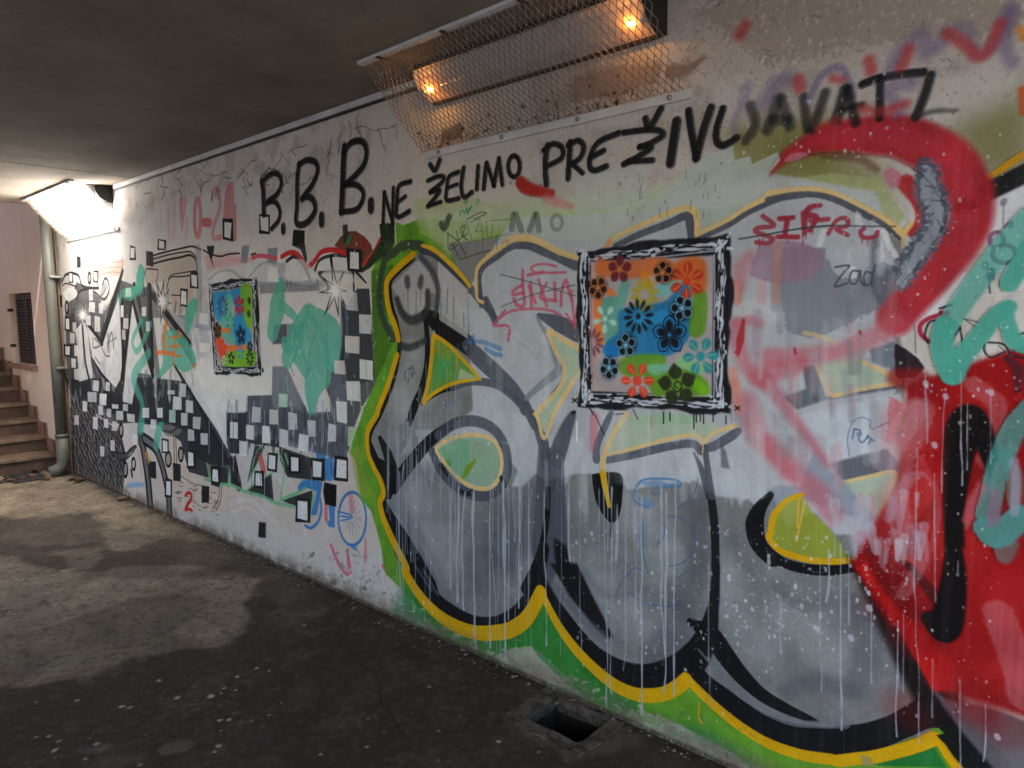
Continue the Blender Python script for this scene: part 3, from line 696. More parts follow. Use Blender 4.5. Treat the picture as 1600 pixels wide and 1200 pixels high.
# smiley figure over letter one
S('F', '245,430 280,520 330,560 400,540 435,480 436,385', [36, 42, 46, 44, 40, 34], (52, 54, 60), .88, soft=20, name='painted_smile', label='black sprayed smile on the bright silver tip')
S('F', '390,165 460,250 500,360 495,470 480,530', [30, 36, 34, 30, 24], (66, 70, 80), .85, soft=18)
S('F', '265,720 330,730 420,690', [50, 46, 40], (52, 54, 60), .85, soft=22)
for s in ('308,305 312,340', '394,300 390,340'):
    S('F', s, 34, (66, 68, 74), .85, soft=16, name='painted_eye')
for s in ('312,350 314,530', '392,340 392,470', '365,380 364,520', '560,370 556,520', '600,420 598,560', '520,450 520,560', '660,520 664,610'):
    S('F', s, 5, (84, 88, 98), .7)
S('b', '640,345 500,345 400,420 330,480 290,700 300,900 340,1020 400,1130', [60, 60, 54, 50, 56, 60, 60, 70], (52, 56, 62), .78, soft=36, rough=1.1)
# --- letter two
for z, s, w, c, a in (('F', '770,470 765,260 880,150 960,95 1060,88 1150,120 1260,165 1360,215', [30, 40, 50, 54, 54, 60, 60, 60], SL, .93), ('F', '800,440 830,500 855,560', 46, SL, .9),
                      ('P', '245,1060 400,985 560,925 690,870 715,930 725,1020', [40, 44, 46, 50, 52, 44], SL, .93),
                      ('F', '1130,530 1250,580 1370,640', [30, 100, 110], SL, .93), ('F', '1120,540 1190,680 1240,820 1245,880 1150,960 1050,1050', [20, 34, 40, 50, 40, 30], (124, 132, 148), .85),
                      ('F', '1290,960 1210,1060 1130,1170', 60, SL, .8), ('M', '50,180 130,380 150,560', [30, 46, 30], SL, .9),
                      ('M', '520,470 700,435 900,390 1050,372 1100,420', [60, 56, 50, 50, 46], SL, .9), ('M', '1110,400 1180,390 1300,320 1340,290', [40, 60, 60, 40], SL, .9),
                      ('M', '1060,430 1110,540 1150,700', [14, 36, 40], SL, .9), ('M', '450,470 455,380 520,230 545,180', [50, 46, 40, 30], SL, .8),
                      ('M', '1165,690 1180,800 1192,950 1195,1200', [50, 52, 52, 48], DB, .97), ('M', '1130,400 1150,560 1170,700', [36, 40, 46], (70, 76, 90), .93)):
    S(z, s, w, c, a, soft=8, rough=.15)
Fl('M', '260,205 322,170 300,300 250,480 212,540 162,480 172,380', SL, .92, 5, cat=True)
Fl('M', '290,170 325,165 318,190 295,190', BK, .9, 3)
Fl('M', '210,640 250,480 230,560 170,760', (150, 156, 170), .6, 4)
Fl('M', '425,590 440,560 600,560 612,700 590,830 540,865 485,805 445,720', DB, .97, 3, cat=True)
S('M', '545,860 542,955', 9, BK, .9)
Fl('M', '1225,360 1260,420 1285,530 1230,520', (70, 76, 92), .7, 8)
S('N', '130,120 200,260 300,410 420,550 540,640 680,700 820,705 950,665 1060,590 1140,450 1180,280 1195,100 1195,0', [60, 84, 110, 120, 130, 140, 140, 150, 150, 110, 60, 46, 46], DB, .98, soft=12, name='letter_outline')
Fl('M', '185,960 260,1010 310,1190 210,1190 190,1080', DB, .95, 14)
Fl('N', '160,0 330,0 430,210 555,455 520,478 420,380 280,200 200,60', DB, .95, 10)
S('N', '190,110 280,240 400,380 500,470', [10, 44, 56, 60], (112, 117, 130), .6, soft=26, met=.6)
S('N', '130,0 150,90 230,220', [20, 40, 40], (112, 117, 130), .6, soft=20, met=.6)
# yellow-edged gaps between the letters
Fl('F', '470,650 520,690 640,800 760,930 600,950 480,1020 410,1080 440,900', (96, 150, 70), .97, 3)
Fl('F', '500,760 600,800 560,900 490,950', (70, 160, 100), .7, 20)
Fl('F', '640,860 760,930 620,950', (170, 190, 160), .8, 6)
S('F', '475,655 560,710 660,810 765,928', [26, 24, 22, 18], YE, .95, name='yellow_outline')
S('F', '475,655 460,800 440,950 412,1078', 24, YE, .95)
S('F', '412,1078 480,1015 600,955 765,928', [26, 24, 24, 14], YE, .95)
for i in range(9):
    x = random.uniform(490, 640); S('F', [(x, 690 + (x - 490) * .8), (x, 720 + (x - 490) * .8 + random.uniform(10, 60))], 5, YE, .7, cat=False)
Fl('F', '1190,640 1280,680 1390,730 1390,880 1300,1010 1210,1190 1160,1260 1105,1150 1200,1060 1285,960 1290,860 1230,760', PG, .95, 3)
S('F', '1385,735 1280,680 1190,630 1235,760 1288,860 1272,965 1200,1050 1105,1150', 28, PY, .95)
S('M', '70,180 90,250 122,340 160,250 200,160 300,-10', [24, 22, 20, 22, 24, 26], PY, .95)
S('F', '1390,880 1340,950 1290,1020', 20, PY, .95)
Fl('M', '640,190 860,200 1080,200 1230,260 1120,355 1070,325 800,365 520,440 560,300', PG, .93, 3)
Fl('M', '800,170 1080,200 1050,250 700,250', (130, 190, 140), .5, 12)
S('M', '640,185 570,290 515,400 492,480 495,560', [30, 32, 36, 40, 38], PY, .95)
S('M', '492,560 505,640 530,760', [40, 36, 24], YE, .98)
S('M', '515,440 650,412 800,370 950,332 1070,320 1120,358 1180,310 1320,256', 26, PY, .95, name='yellow_outline')
S('M', '1118,360 1114,430', 9, PY, .9)
# outer yellow line
Y1 = chain(('F', '345,150 262,222 186,310 180,400 197,500 235,600 253,680'),)
S('z', Y1, 8, YE, .97, name='yellow_outline')
Y2 = chain(('F', '245,780 190,960 130,1110'), ('G', '120,110 62,215 62,340 95,430 140,520 160,600 138,660 160,760 230,920 300,1060'), ('T', '430,140 500,255 590,350 680,408 780,442 880,442 960,425 1040,365 1108,240'))
S('z', Y2, [8, 8, 8, 8, 8, 8, 8, 9, 9, 10, 11, 12, 13, 14, 15, 16, 16, 16, 16, 15, 14], YE, .97, name='yellow_outline', soft=.8)
Y3 = chain(('N', '105,178 200,365 300,510 420,640 560,755 680,812 780,825 880,812 960,770 1015,722'))
S('z', Y3, [11, 14, 16, 17, 18, 18, 18, 17, 17, 16], YE, .97, name='yellow_outline', soft=.8)
S('F', '400,95 470,118 560,190 650,285 700,350', [18, 30, 30, 26, 22], (222, 178, 46), .97, name='yellow_outline')
S('F', '780,450 745,420 738,300 748,235 790,185 870,120 960,58 1050,48 1130,70 1250,130 1370,172', [20, 22, 26, 26, 28, 34, 40, 40, 36, 32, 30], PY, .95, name='yellow_outline')
S('P', '200,1055 250,1000 400,930 560,860 680,822 745,845 760,900 755,985', [20, 30, 34, 36, 36, 40, 40, 30], PY, .95, name='yellow_outline')
S('P', '195,1060 215,1030', 34, (232, 120, 70), .6, soft=16)
# --- letter three
Y4 = chain(('P', '770,985 950,900 1060,832 1200,760 1330,718 1450,708'), ('J', '0,95 150,72 300,70 420,100 550,160 700,240 800,310 845,345 900,290'))
S('z', Y4, 11, PY, .96, name='yellow_outline', soft=1.5)
S('z', chain(('P', '760,1020 960,925 1070,855 1210,790 1330,748 1450,735'), ('J', '0,130 150,100 300,98 420,128 550,190 640,240')), 9, SL, .92)
S('J', '580,200 720,280 830,375', [30, 34, 20], SL, .9)
S('J', '840,370 842,440', 12, PY, .9)
for s in ('350,330 320,420', '690,320 710,560 720,600', '720,330 800,480', '570,230 575,300', '530,560 540,720'):  # white strokes paint bright glints into the silver
    S('J', s, 44, (240, 242, 246), .7, soft=20, rough=1.2, met=.7)
Fl('J', '50,560 100,420 350,420 420,600 600,640 700,520 800,540 790,760 640,840 300,1000 120,960', (104, 114, 132), .75, 30, rough=.9, streak=.5)
Fl('J', '640,360 700,330 700,560 800,560 800,700 700,800 650,700', SL, .7, 16, streak=.4)
Fl('a', '560,260 720,270 740,400 600,420 420,370 440,290', (196, 200, 206), .8, 16, streak=.3)
Fl('a', '640,700 860,690 880,800 800,850 700,840', (190, 198, 210), .8, 10)
Fl('a', '860,690 940,680 1000,880 1440,800 1440,830 1000,900 820,960 740,880 880,830', SL, .85, 8, streak=.4)
Fl('a', '940,680 1120,640 1440,740 1440,790 1040,880', PG, .9, 4, streak=.3)
S('a', '870,480 960,500 1060,540', 30, PY, .6, soft=12)
S('a', '945,680 1000,800 1040,872 1200,835 1460,790', 30, PY, .9, name='yellow_outline')
S('a', '1460,790 1380,730 1200,645', [36, 30, 26], PY, .9)
Fl('a', '1280,580 1430,530 1440,720 1290,660', (90, 100, 122), .8, 10)
Fl('K', '180,360 500,280 830,215 860,300 780,480 740,560 390,650 280,500', (190, 200, 216), .92, 6, streak=.15)
Fl('K', '390,655 740,565 800,620 830,700 470,765 430,720', SL, .88, 5, streak=.4)
Fl('K', '470,770 790,715 760,840 700,1010 600,900', PG, .9, 5, streak=.3)
S('K', '480,772 640,735 795,712 755,850 700,1010', [26, 26, 30, 30, 24], PY, .9)
Fl('K', '0,820 80,790 200,800 300,560 480,760 600,920 700,1010 620,1100 560,1000 300,900 120,900 20,1000', (128, 138, 160), .75, 14, streak=.6)
S('z', chain(('M', '1540,690 1470,780 1440,880 1465,1000 1550,1090'), ('L', '0,85 100,155 250,195 400,200 540,180')), [10, 20, 30, 28, 25, 18, 16, 16, 16, 14], DB, .98, soft=1)
Fl('z', chain(('K', '210,850 120,890 40,980 20,1080'), ('L', '30,20 100,90 250,135 400,150 520,140 440,20'), ('K', '380,1050 280,960')), (146, 158, 56), .95, 3, name='letter_eye', label='olive eye ringed in yellow')
S('z', chain(('K', '220,848 120,890 40,980 20,1080'), ('L', '10,0 50,55 110,95 250,135 400,148 520,140')), [8, 9, 10, 11, 11, 11, 11, 10, 10, 9], YE, .98, name='yellow_outline')
for s in ('195,880 185,1050', '235,880 180,1140'):
    S('K', s, 14, (226, 176, 60), .85)
# black foot of letter three with its white glint
S('U', '400,60 560,160 680,330 800,480 950,620 1120,720 1300,800 1390,830', [60, 150, 150, 130, 100, 80, 50, 16], DB, .98, soft=6)
S('z', chain(('U', '400,380 520,540 660,660 800,770 950,860 1150,940 1350,980 1600,1000'), ('V', '200,980 400,950 600,880 780,790 880,760')), [24, 34, 40, 42, 42, 42, 42, 42, 40, 36, 32, 34, 40], DB, .98, soft=1, name='letter_outline')
S('U', '460,270 600,430 760,580 900,700 1050,790 1200,845 1400,855 1600,845', [14, 34, 54, 60, 50, 40, 50, 70], (128, 133, 144), .72, soft=22, met=.4, rough=.3)
S('z', chain(('U', '360,490 480,610 620,740 800,880 1000,1000 1250,1090 1500,1130'), ('V', '150,1140 320,1120 420,1110 600,1070 780,1015 905,960')), 17, YE, .97, name='yellow_outline', soft=.8)
Fl('V', '330,1090 400,1110 440,1190 340,1180', (150, 146, 110), .8, 6)
S('V', '840,600 900,700 1000,820 1160,970 1350,1170', [110, 160, 190, 210, 210], DB, .98, soft=8)
Fl('V', '900,940 1000,930 1300,1200 1400,1320 1150,1320 1000,1060', DB, .97, 2)
S('V', '905,960 960,1030 1020,1120 1100,1220', [50, 60, 64, 70], YE, .97, name='yellow_outline')
S('U', '460,685 460,800 480,850', 12, YE, .9)

# ------------------------------------------------------------------ red piece at the right end
Fl('z', '1320,860 1420,960 1500,1078 1520,1150 1440,1120 1400,1040', (20, 18, 21), .95, 8)
Fl('z', '1420,600 1600,540 1900,540 1900,1125 1620,1125 1480,1078 1405,1000 1330,880 1400,760 1410,680', RD, .97, 6, var=.2)
Fl('V', '850,540 980,660 1200,700 1400,750 1600,830 1900,900 1900,1300 1400,1250 1100,900', (104, 101, 110), .95, 14, met=.3)
Fl('L', '560,180 640,140 860,430 1020,660 1150,760 1150,960 1020,960 860,640', (196, 22, 20), .97, 14)
Fl('L', '620,80 760,100 900,190 960,240 880,420 760,330', DR, .95, 20)
S('L', '640,90 740,260 900,470', [80, 130, 90], DR, .9, soft=40)
S('L', '850,150 930,230 1050,380 1130,560', [30, 50, 80, 120], BK, .9, soft=20)
S('z', chain(('V', '590,130 660,330 740,460 830,600')), [14, 22, 22, 20], (30, 20, 22), .85, soft=9)
Fl('K', '870,180 960,120 1040,170 960,420 860,560 800,540 880,330', (150, 30, 36), .8, 16)
Fl('K', '760,230 860,290 830,420 770,530 740,520', (208, 120, 132), .8, 10, rough=.8)
Fl('K', '840,720 960,600 1010,700 1060,900 980,1000 880,1200 790,1200', (196, 66, 74), .75, 14, rough=.9)
S('K', '880,720 940,470 980,330', [60, 70, 40], (140, 24, 30), .7, soft=20)
S('K', '1020,920 940,1060 880,1200', [50, 70, 60], (90, 16, 20), .85, soft=16)
S('K', '960,720 880,760 800,900 750,1000', [40, 80, 80, 60], (190, 160, 190), .55, soft=26)
S('K', '970,720 1040,800 1060,960 1030,1200', [20, 40, 50, 30], (190, 160, 190), .5, soft=20)
for i in range(26):
    x, y = random.uniform(1400, 1640), random.uniform(600, 1110)
    S('z', [(x, y), (x + random.uniform(-50, 50), y + random.uniform(-40, 60))], random.uniform(30, 90), random.choice([(190, 44, 44), (118, 12, 16), (186, 70, 76), (140, 16, 20)]), random.uniform(.2, .45), soft=40)
for s_, w_ in (('1440,640 1400,760 1420,860', 40), ('1500,820 1540,760 1580,700', 26), ('1560,960 1590,1040 1600,1090', 50), ('1380,720 1430,640', 40), ('1520,600 1560,640 1540,720', 30), ('1440,880 1410,930', 22)):
    S('z', s_, w_, (200, 160, 172), .35, soft=26, streak=.4, rough=.3)
BLK = chain(('K', '1105,560 1115,420 1150,340 1220,292 1290,292 1350,330 1400,430 1440,590 1425,660 1390,745 1345,650 1305,570 1275,680 1240,860 1225,1000 1230,1180'), ('L', '1215,60 1240,240 1235,450 1210,590 1140,655 1060,640 990,560 960,480 1040,440 1075,300 1105,120'), ('K', '1105,1150 1100,900'))
Fl('z', BLK, (16, 14, 16), .98, 2.2, cat=True, name='black_loop', label='tall black painted loop on the red piece')
for p in ('z',):
    Fl('z', '1600,540 1960,500 1960,1130 1640,1130', RD, .5, 20)
# white rusted patch with red and purple curls
Fl('J', '1400,125 1600,20 2200,-300 2300,600 1600,570 1500,545 1300,590 1150,580 1050,610 960,580 870,540 800,990 1000,880 1160,760 1300,560 1380,440', (216, 219, 228), .97, 4, rough=.25)
Fl('J', '790,985 940,900 1050,840 1170,740 1290,580 1380,440 1600,400 1600,560 1340,600 1180,590 1020,615 950,580', (218, 221, 229), .97, 5, rough=.5)
# dark wedge
Fl('a', '1430,540 1500,580 1580,640 1620,700 1560,760 1440,760', (34, 28, 34), .93, 18, rough=.3)
S('a', '1450,760 1560,780 1640,820', [120, 160, 100], (140, 26, 32), .8, soft=60)
S('K', '1500,0 1560,70 1560,200', [60, 70, 40], (70, 34, 44), .8, soft=24)
# hook
HOOK = chain(('P', '1215,610'), ('I', '60,1030 160,950 320,880 480,850 640,845 800,850 930,890 1060,960 1160,1050 1230,1170'), ('J', '1270,100 1260,260 1190,400 1090,540 980,670 880,770 800,860'))
Fl('J', '1120,200 1300,60 1420,-10 1640,-120 1640,15 1400,130 1250,220', (26, 25, 29), .93, 10)
S('I', '1330,1140 1420,1085 1500,1030 1620,950', [20, 40, 44, 46], (206, 150, 30), .95, soft=5, name='yellow_outline')
S('z', HOOK, [3, 12, 26, 42, 54, 60, 66, 68, 70, 72, 70, 66, 60, 62, 62, 58, 56, 58, 60], (176, 38, 50), .93, soft=15, var=.3, name='red_hook', label='broad red sprayed hook curving over the silver letter')
S('z', HOOK[2:12], [10, 20, 26, 30, 30, 30, 28, 24, 20, 16], (196, 56, 74), .45, soft=16)
S('J', '860,20 930,120 960,200 950,280 900,340', [110, 90, 80, 70, 50], (176, 36, 44), .92, soft=26)
S('I', '250,960 380,975 560,985 680,1060', [10, 60, 60, 40], (96, 60, 40), .55, soft=40)
S('I', '120,1000 170,980 240,965', [30, 50, 20], (206, 130, 160), .7, soft=10)
Fl('I', '720,1070 770,1040 830,1080 830,1160 770,1180 730,1120', (196, 116, 146), .75, 8)
GS = chain(('I', '985,1040 1000,1090'), ('J', '1000,60 1040,160 1040,280 990,380 930,470 870,560 830,640'))
S('z', GS, [24, 36, 44, 44, 42, 42, 42, 40, 30], (124, 134, 154), .85, soft=18)
S('z', GS, [24, 34, 42, 42, 40, 40, 40, 38, 28], (70, 78, 96), .8, soft=24, rough=1.5, streak=.3)
S('z', GS + 1.5, [10, 20, 26, 26, 24, 24, 20, 20, 16], (190, 200, 216), .6, soft=16, rough=1.7, streak=.4)
for s in ('980,40 1080,60', '1020,130 1110,140', '1060,260 1110,350', '1040,210 1000,240'):
    S('J', s, 6, (50, 54, 62), .8)
# veiled pink areas under the thin white coat
for z, s, w, a in (('J', '800,900 640,1000 420,1080 200,1110 0,1120', [130, 120, 110, 120, 140], .72), ('H', '1560,920 1400,960 1290,1000', [110, 130, 110], .7), ('H', '1330,1010 1230,930 1180,800 1160,690', [120, 90, 100, 120], .68), ('H', '1170,660 1240,640 1310,660', 60, .6),
                   ('K', '0,150 100,290 220,450 380,660', [110, 80, 70, 50], .72), ('M', '1380,120 1460,330 1560,430 1640,540', [150, 130, 110, 110], .65), ('K', '0,540 100,640 200,740 320,850 400,960', [130, 130, 130, 140, 120], .72), ('H', '1180,420 1200,320 1250,240', [90, 110, 70], .5)):
    S(z, s, w, (196, 88, 106), a * .92, soft=w[0] * .6 if isinstance(w, list) else 40, streak=.45)
S('H', '1210,640 1190,760 1175,860', [20, 50, 20], (176, 30, 42), .85, soft=10)
for i in range(70):
    x, y = random.uniform(1150, 1400), random.uniform(390, 700)
    S('z', [(x, y), (x + random.uniform(-4, 4), y + random.uniform(20, 70))], random.uniform(5, 18), random.choice([(120, 128, 142), (190, 196, 208), (150, 120, 140), (96, 106, 124), (206, 140, 150), (210, 214, 222)]), random.uniform(.15, .45), soft=8, cat=False, streak=.5)
for s in ('810,580 815,610', '1215,470 1220,485', '440,600 460,605'):
    S('a', s, 18, (170, 30, 44), .8)
for s in ('1150,1040 1180,1190', '1140,960 1160,1050'):
    S('H', s, 60, (228, 130, 110), .6, soft=30)
S('H', '1150,420 1180,440 1170,520', 60, (226, 120, 90), .55, soft=30)
Fl('J', '-60,420 100,380 250,400 350,470 350,560 260,640 60,660 -120,600', (150, 110, 140), .72, 26, rough=.5, streak=.4)
S('J', '60,400 60,560 50,760', 50, (200, 130, 100), .5, soft=30, streak=.4)
for i in range(34):
    x, y = random.uniform(1290, 1450), random.uniform(770, 850)
    S('z', [(x, y), (x + random.uniform(-5, 5), y + random.uniform(15, 45))], [random.uniform(8, 20), random.uniform(3, 9)], random.choice([(186, 180, 196), (178, 160, 182), (196, 194, 206), (190, 130, 150)]), random.uniform(.3, .65), soft=4, cat=False, streak=.4)

# thin white coat rolled over the upper letters; ragged lower edge
Fl('z', veil, (206, 212, 224), .10, 2.5, streak=.6)
Fl('P', '430,810 640,640 800,500 980,430 992,520 1090,495 1100,545 1260,470 1282,520 1200,620 1100,700 1000,780 900,830 700,800', (188, 198, 198), .85, 3, streak=.15)
Fl('P', '0,640 180,560 300,560 440,560 440,780 300,900 200,880 0,1000', (196, 206, 206), .55, 14, streak=.5)
for i in range(30):
    x, y = random.uniform(100, 900), random.uniform(550, 880)
    S('P', [(x, y), (x + random.uniform(-10, 10), y + random.uniform(10, 60))], 6, random.choice([(70, 110, 70), (60, 90, 90), (120, 150, 60)]), .5, cat=False)
for i in range(44):
    x = random.uniform(745, 1390); y = random.uniform(470, 760)
    S('z', [(x, y), (x + random.uniform(-3, 3), y + random.uniform(30, 120))], random.uniform(4, 14), (214, 219, 228), random.uniform(.1, .32), soft=6, cat=False, streak=.4)

# ------------------------------------------------------------------ writing
INK = (24, 25, 28)
def letter(z, *strokes, w=26, a=.94, col=INK, nm='letter', soft=None):
    w = w if isinstance(w, (list, tuple)) else [w] * len(strokes)
    for s, k in zip(strokes, w):
        S(z, s, k, col, a, soft=soft if soft is not None else k * .38, var=.05, name=nm)
letter('Q', '350,520 360,600 365,770', '345,530 400,475 450,452 490,480 500,545 465,620 400,670 388,690', '395,680 450,678 488,740 480,820 425,888', w=[32, 34, 30])
letter('Q', '515,870 515,905', w=32)
letter('Q', '640,385 626,500 624,700 616,830 655,858 715,825 765,745 750,665 700,635 662,655', '635,390 700,352 765,368 785,430 745,540 670,640', w=[34, 36])
letter('Q', '815,790 815,845', w=40)
letter('Q', '995,250 985,400 978,600 970,755', '985,290 1050,215 1130,205 1165,270 1150,380 1080,470 990,550', '1000,545 1085,545 1140,600 1130,680 1080,740 970,757', w=[40, 40, 40])
letter('Q', '1200,680 1200,735', w=46)
letter('Q', '1305,605 1295,850', '1305,605 1372,845', '1376,570 1370,850', w=24); letter('Q', '1510,518 1420,555 1405,680 1400,780 1430,792 1500,750', '1412,680 1470,635', w=30)
letter('O', '370,430 402,465 430,400', '355,530 420,503 458,508 440,545 370,600', '372,603 430,590 398,640 355,690', '355,690 437,662', w=26)
letter('O', '550,475 490,505 475,580 475,652 550,640', '480,575 540,552', w=24); letter('O', '580,450 565,560 582,632 632,602', w=24); letter('O', '670,440 662,582', w=22)
letter('O', '722,420 705,580', '725,420 770,562', '768,560 800,395', '800,390 822,555', w=23)
def oval(cx, cy, rx, ry, n=14):
    return [(cx + rx * math.cos(t), cy + ry * math.sin(t)) for t in np.linspace(-1.6, 4.75, n)]
S('O', oval(895, 440, 36, 66), 26, INK, .94, soft=9, name='letter')
letter('O', '1105,310 1090,420 1097,555', '1080,340 1140,300 1195,325 1190,390 1100,440', w=32)
letter('O', '1245,290 1240,400 1232,515', '1232,310 1295,280 1330,318 1310,385 1258,425', '1260,425 1322,482', w=32)
letter('O', '1550,232 1425,288 1375,370 1368,440 1400,466 1472,440', '1380,382 1455,342', w=34)
letter('P', '435,262 462,318 533,200', '300,350 420,335 515,335 545,365 480,410 400,440', '400,438 472,442 390,500 300,548', '330,530 480,522', w=38)
letter('P', '630,280 610,420 592,540', w=54); letter('P', '705,215 725,350 755,505', '845,195 800,330 752,510', w=46); letter('P', '920,200 880,330 885,410 930,428 1005,382', w=42)
letter('P', '1090,180 1122,270 1105,340 1060,400', w=54, a=.62, soft=34); letter('P', '1265,140 1240,230 1200,330', '1285,140 1310,220 1340,310', '1230,270 1330,270', w=64, a=.6, soft=40); letter('P', '1425,125 1435,220 1450,330', '1560,100 1520,220 1480,330', w=54, a=.68, soft=34)
S('I', '250,640 320,490 420,420 480,450 530,600', 44, (120, 106, 150), .6, soft=26)
letter('I', '485,560 460,650 430,750', '500,560 525,660 552,770', '460,690 590,655', w=[66, 60, 36], a=.75, soft=34); letter('I', '592,528 690,490 800,470 970,452', '705,490 700,740', w=50, a=.9, soft=22); letter('I', '1020,470 980,600 925,735', w=54, a=.85, soft=26)
S('I', '920,730 1040,695 1180,690', [40, 34, 20], (52, 52, 50), .6, soft=30)
for s in ('770,430 830,320 910,240 960,215 985,330', '1060,290 1140,200 1230,180 1260,260 1330,330 1420,260 1500,80', '1520,60 1490,300 1530,400', '820,700 760,560 900,520', '-20,640 60,520 130,490'):
    S('I', s, 92, (112, 98, 142), .5, soft=84)
for s, w in (('1120,210 1220,270 1310,350 1380,310 1450,150', 80), ('190,500 200,545', 80), ('630,380 645,440', 80), ('880,310 850,390 830,420', 70), ('400,490 460,500', 50), ('590,680 700,700 860,650', 60), ('-180,220 -140,160', 60), ('330,800 420,760', 50)):
    S('I', s, w, (190, 48, 52), .62, soft=60)
S('I', '1570,180 1600,240', 60, (226, 140, 60), .7, soft=30); S('I', '1590,560 1600,700', 60, (200, 80, 30), .7, soft=30)
S('P', '1040,80 1080,60 1000,260 990,340', 50, (122, 108, 150), .4, soft=34)
# veiled remains of older letters
letter('O', '890,740 880,830', '905,740 940,840', w=28, a=.35); letter('O', '1030,740 990,840', '1035,740 1050,840', w=28, a=.35); S('O', oval(1160, 790, 34, 46), 22, INK, .25, soft=10)
letter('O', '440,800 460,825 490,755', w=30, a=.6)
S('O', '935,540 960,565 1020,590 1130,610', [80, 90, 76, 50], (168, 34, 28), .9, soft=30, name='red_smear', label='short dark red smear under the black slogan')
S('O', '1090,640 1160,660 1250,690', [60, 70, 40], (204, 120, 124), .55, soft=34)
for i in range(900):
    z_, cx, cy, sx, sy = random.choice([('Q', 420, 660, 90, 160), ('Q', 700, 600, 80, 180), ('Q', 1070, 480, 110, 200), ('O', 1260, 400, 120, 90), ('P', 420, 430, 120, 90), ('P', 760, 350, 110, 120), ('P', 1250, 240, 160, 80), ('I', 760, 600, 200, 90)])
    x, y = random.gauss(cx, sx), random.gauss(cy, sy)
    S(z_, [(x, y), (x + 1, y + 1)], random.uniform(2, 5), (60, 58, 58), random.uniform(.15, .5), cat=False)
# thin scribbles
def scrib(z, w, col, a, *ss):
    for s in ss:
        S(z, s, w, col, a, cat=True)
scrib('O', 4.5, (32, 50, 32), .85, '480,850 485,960 540,930', '475,855 540,900 530,840', '490,940 600,860', '510,930 550,1010', '540,900 590,990', '570,880 560,830 585,810 575,870 600,900', '545,1025 650,990 760,960', '600,770 680,730 720,735 640,770')
scrib('O', 4, (78, 88, 110), .75, '590,780 630,900', '620,790 680,770 650,850', '690,790 700,960', '650,850 720,840', '720,780 730,890', '740,890 800,870', '780,870 790,960', '820,920 860,900 850,930', '600,920 860,860', '750,780 890,770', '760,800 750,880')
scrib('O', 5, (24, 140, 84), .85, '555,750 560,720 580,720', '580,740 600,700 600,730 625,690', '630,690 600,740', '655,650 675,650 660,680', '590,650 590,680', '575,665 605,660')
scrib('F', 20, (200, 88, 118), .8, '1030,250 1030,330 1040,460 1000,470 975,430', '1030,340 980,370 970,400 1040,390', '1080,330 1085,480', '1070,350 1110,450', '1130,310 1180,470', '1180,330 1140,420 1240,440', '1230,330 1235,440', '1270,470 1275,380 1300,310 1320,380 1340,440', '1060,280 1160,260')
scrib('F', 16, (200, 88, 118), .8, '1240,225 1160,210 1085,230 1110,262 1220,265 1300,262', '920,500 870,560 850,595 940,600 940,690', '870,560 960,505 1100,490 1200,500 1270,530', '1300,520 1350,580 1370,480', '1335,380 1355,610')
scrib('F', 6, (70, 76, 92), .8, '890,275 1100,330 1360,410', '900,475 1100,400 1360,340')
scrib('P', 30, (158, 48, 66), .8, '1170,870 1240,930 1140,945 1130,970 1230,1010 1200,1040 1130,1035', '1280,890 1360,880', '1330,890 1310,990', '1280,1000 1390,1000', '1440,860 1430,980', '1490,810 1440,850 1510,880 1460,960', '1470,900 1580,890')
scrib('J', 28, (158, 48, 66), .8, '70,245 160,240', '120,245 105,350', '60,360 190,365', '330,165 260,175 230,230 300,240 270,320', '220,210 225,310', '380,340 430,260 490,245 500,290 430,310 500,350', '600,310 580,330 600,365 670,360 685,330')
for z, x, y in (('P', 1150, 1010), ('P', 1170, 1010), ('P', 1330, 1000), ('P', 1420, 990), ('P', 1480, 950), ('J', 220, 330), ('J', 240, 330), ('J', 590, 370), ('J', 625, 370), ('J', 265, 190)):
    S(z, [(x, y), (x, y + random.uniform(25, 60))], 7, (158, 48, 66), .75, cat=False)
scrib('P', 10, (60, 66, 76), .85, '1020,1015 1200,985 1400,950 1600,930'); scrib('J', 8, (60, 66, 76), .8, '0,345 200,310 400,290 600,295 800,295')
scrib('J', 12, (70, 78, 92), .85, '420,550 510,540 470,590 420,670 500,650', '575,575 530,575 512,620 525,655 560,640 578,570 585,640 605,665', '655,590 615,580 600,625 620,665 650,640', '672,540 655,600 650,668')
scrib('K', 5, (70, 86, 120), .8, '510,610 500,500 530,400 590,368 640,390 650,440 760,395')
scrib('K', 9, (66, 96, 140), .85, '540,440 530,500', '540,440 580,450 560,475', '585,465 570,500 590,525 625,490', '628,478 622,500', '625,485 665,515', '648,500 632,535')
scrib('F', 5, (64, 68, 80), .85, '285,900 300,880 290,930 310,915', '310,870 330,860 320,900', '330,870 340,850', '345,860 355,900', '300,940 320,930 310,960', '330,920 340,890 345,920')
scrib('F', 6, (84, 122, 168), .7, '545,1070 560,1110 575,1060 590,1090', '600,1050 605,1090 585,1090', '630,1030 640,1070', '640,1020 668,1010', '640,1045 665,1040')
for s, w in (('700,690 720,665 715,690 790,700 890,740', [40, 30, 24, 26, 30]), ('800,740 850,770 895,780', 30)):
    S('F', s, w, (70, 124, 186), .6, rough=1)
scrib('M', 14, (66, 118, 176), .75, '700,640 740,600 830,590 950,600 975,635 880,640', '690,660 680,700 700,740 780,770')
Fl('M', '720,610 830,600 970,630 880,650 760,640', (90, 136, 188), .6, 4, streak=.5); Fl('M', '790,670 880,690 800,690', (66, 118, 176), .6, 4); Fl('M', '700,700 780,710 820,760 760,780', (90, 136, 188), .55, 6, streak=.5)
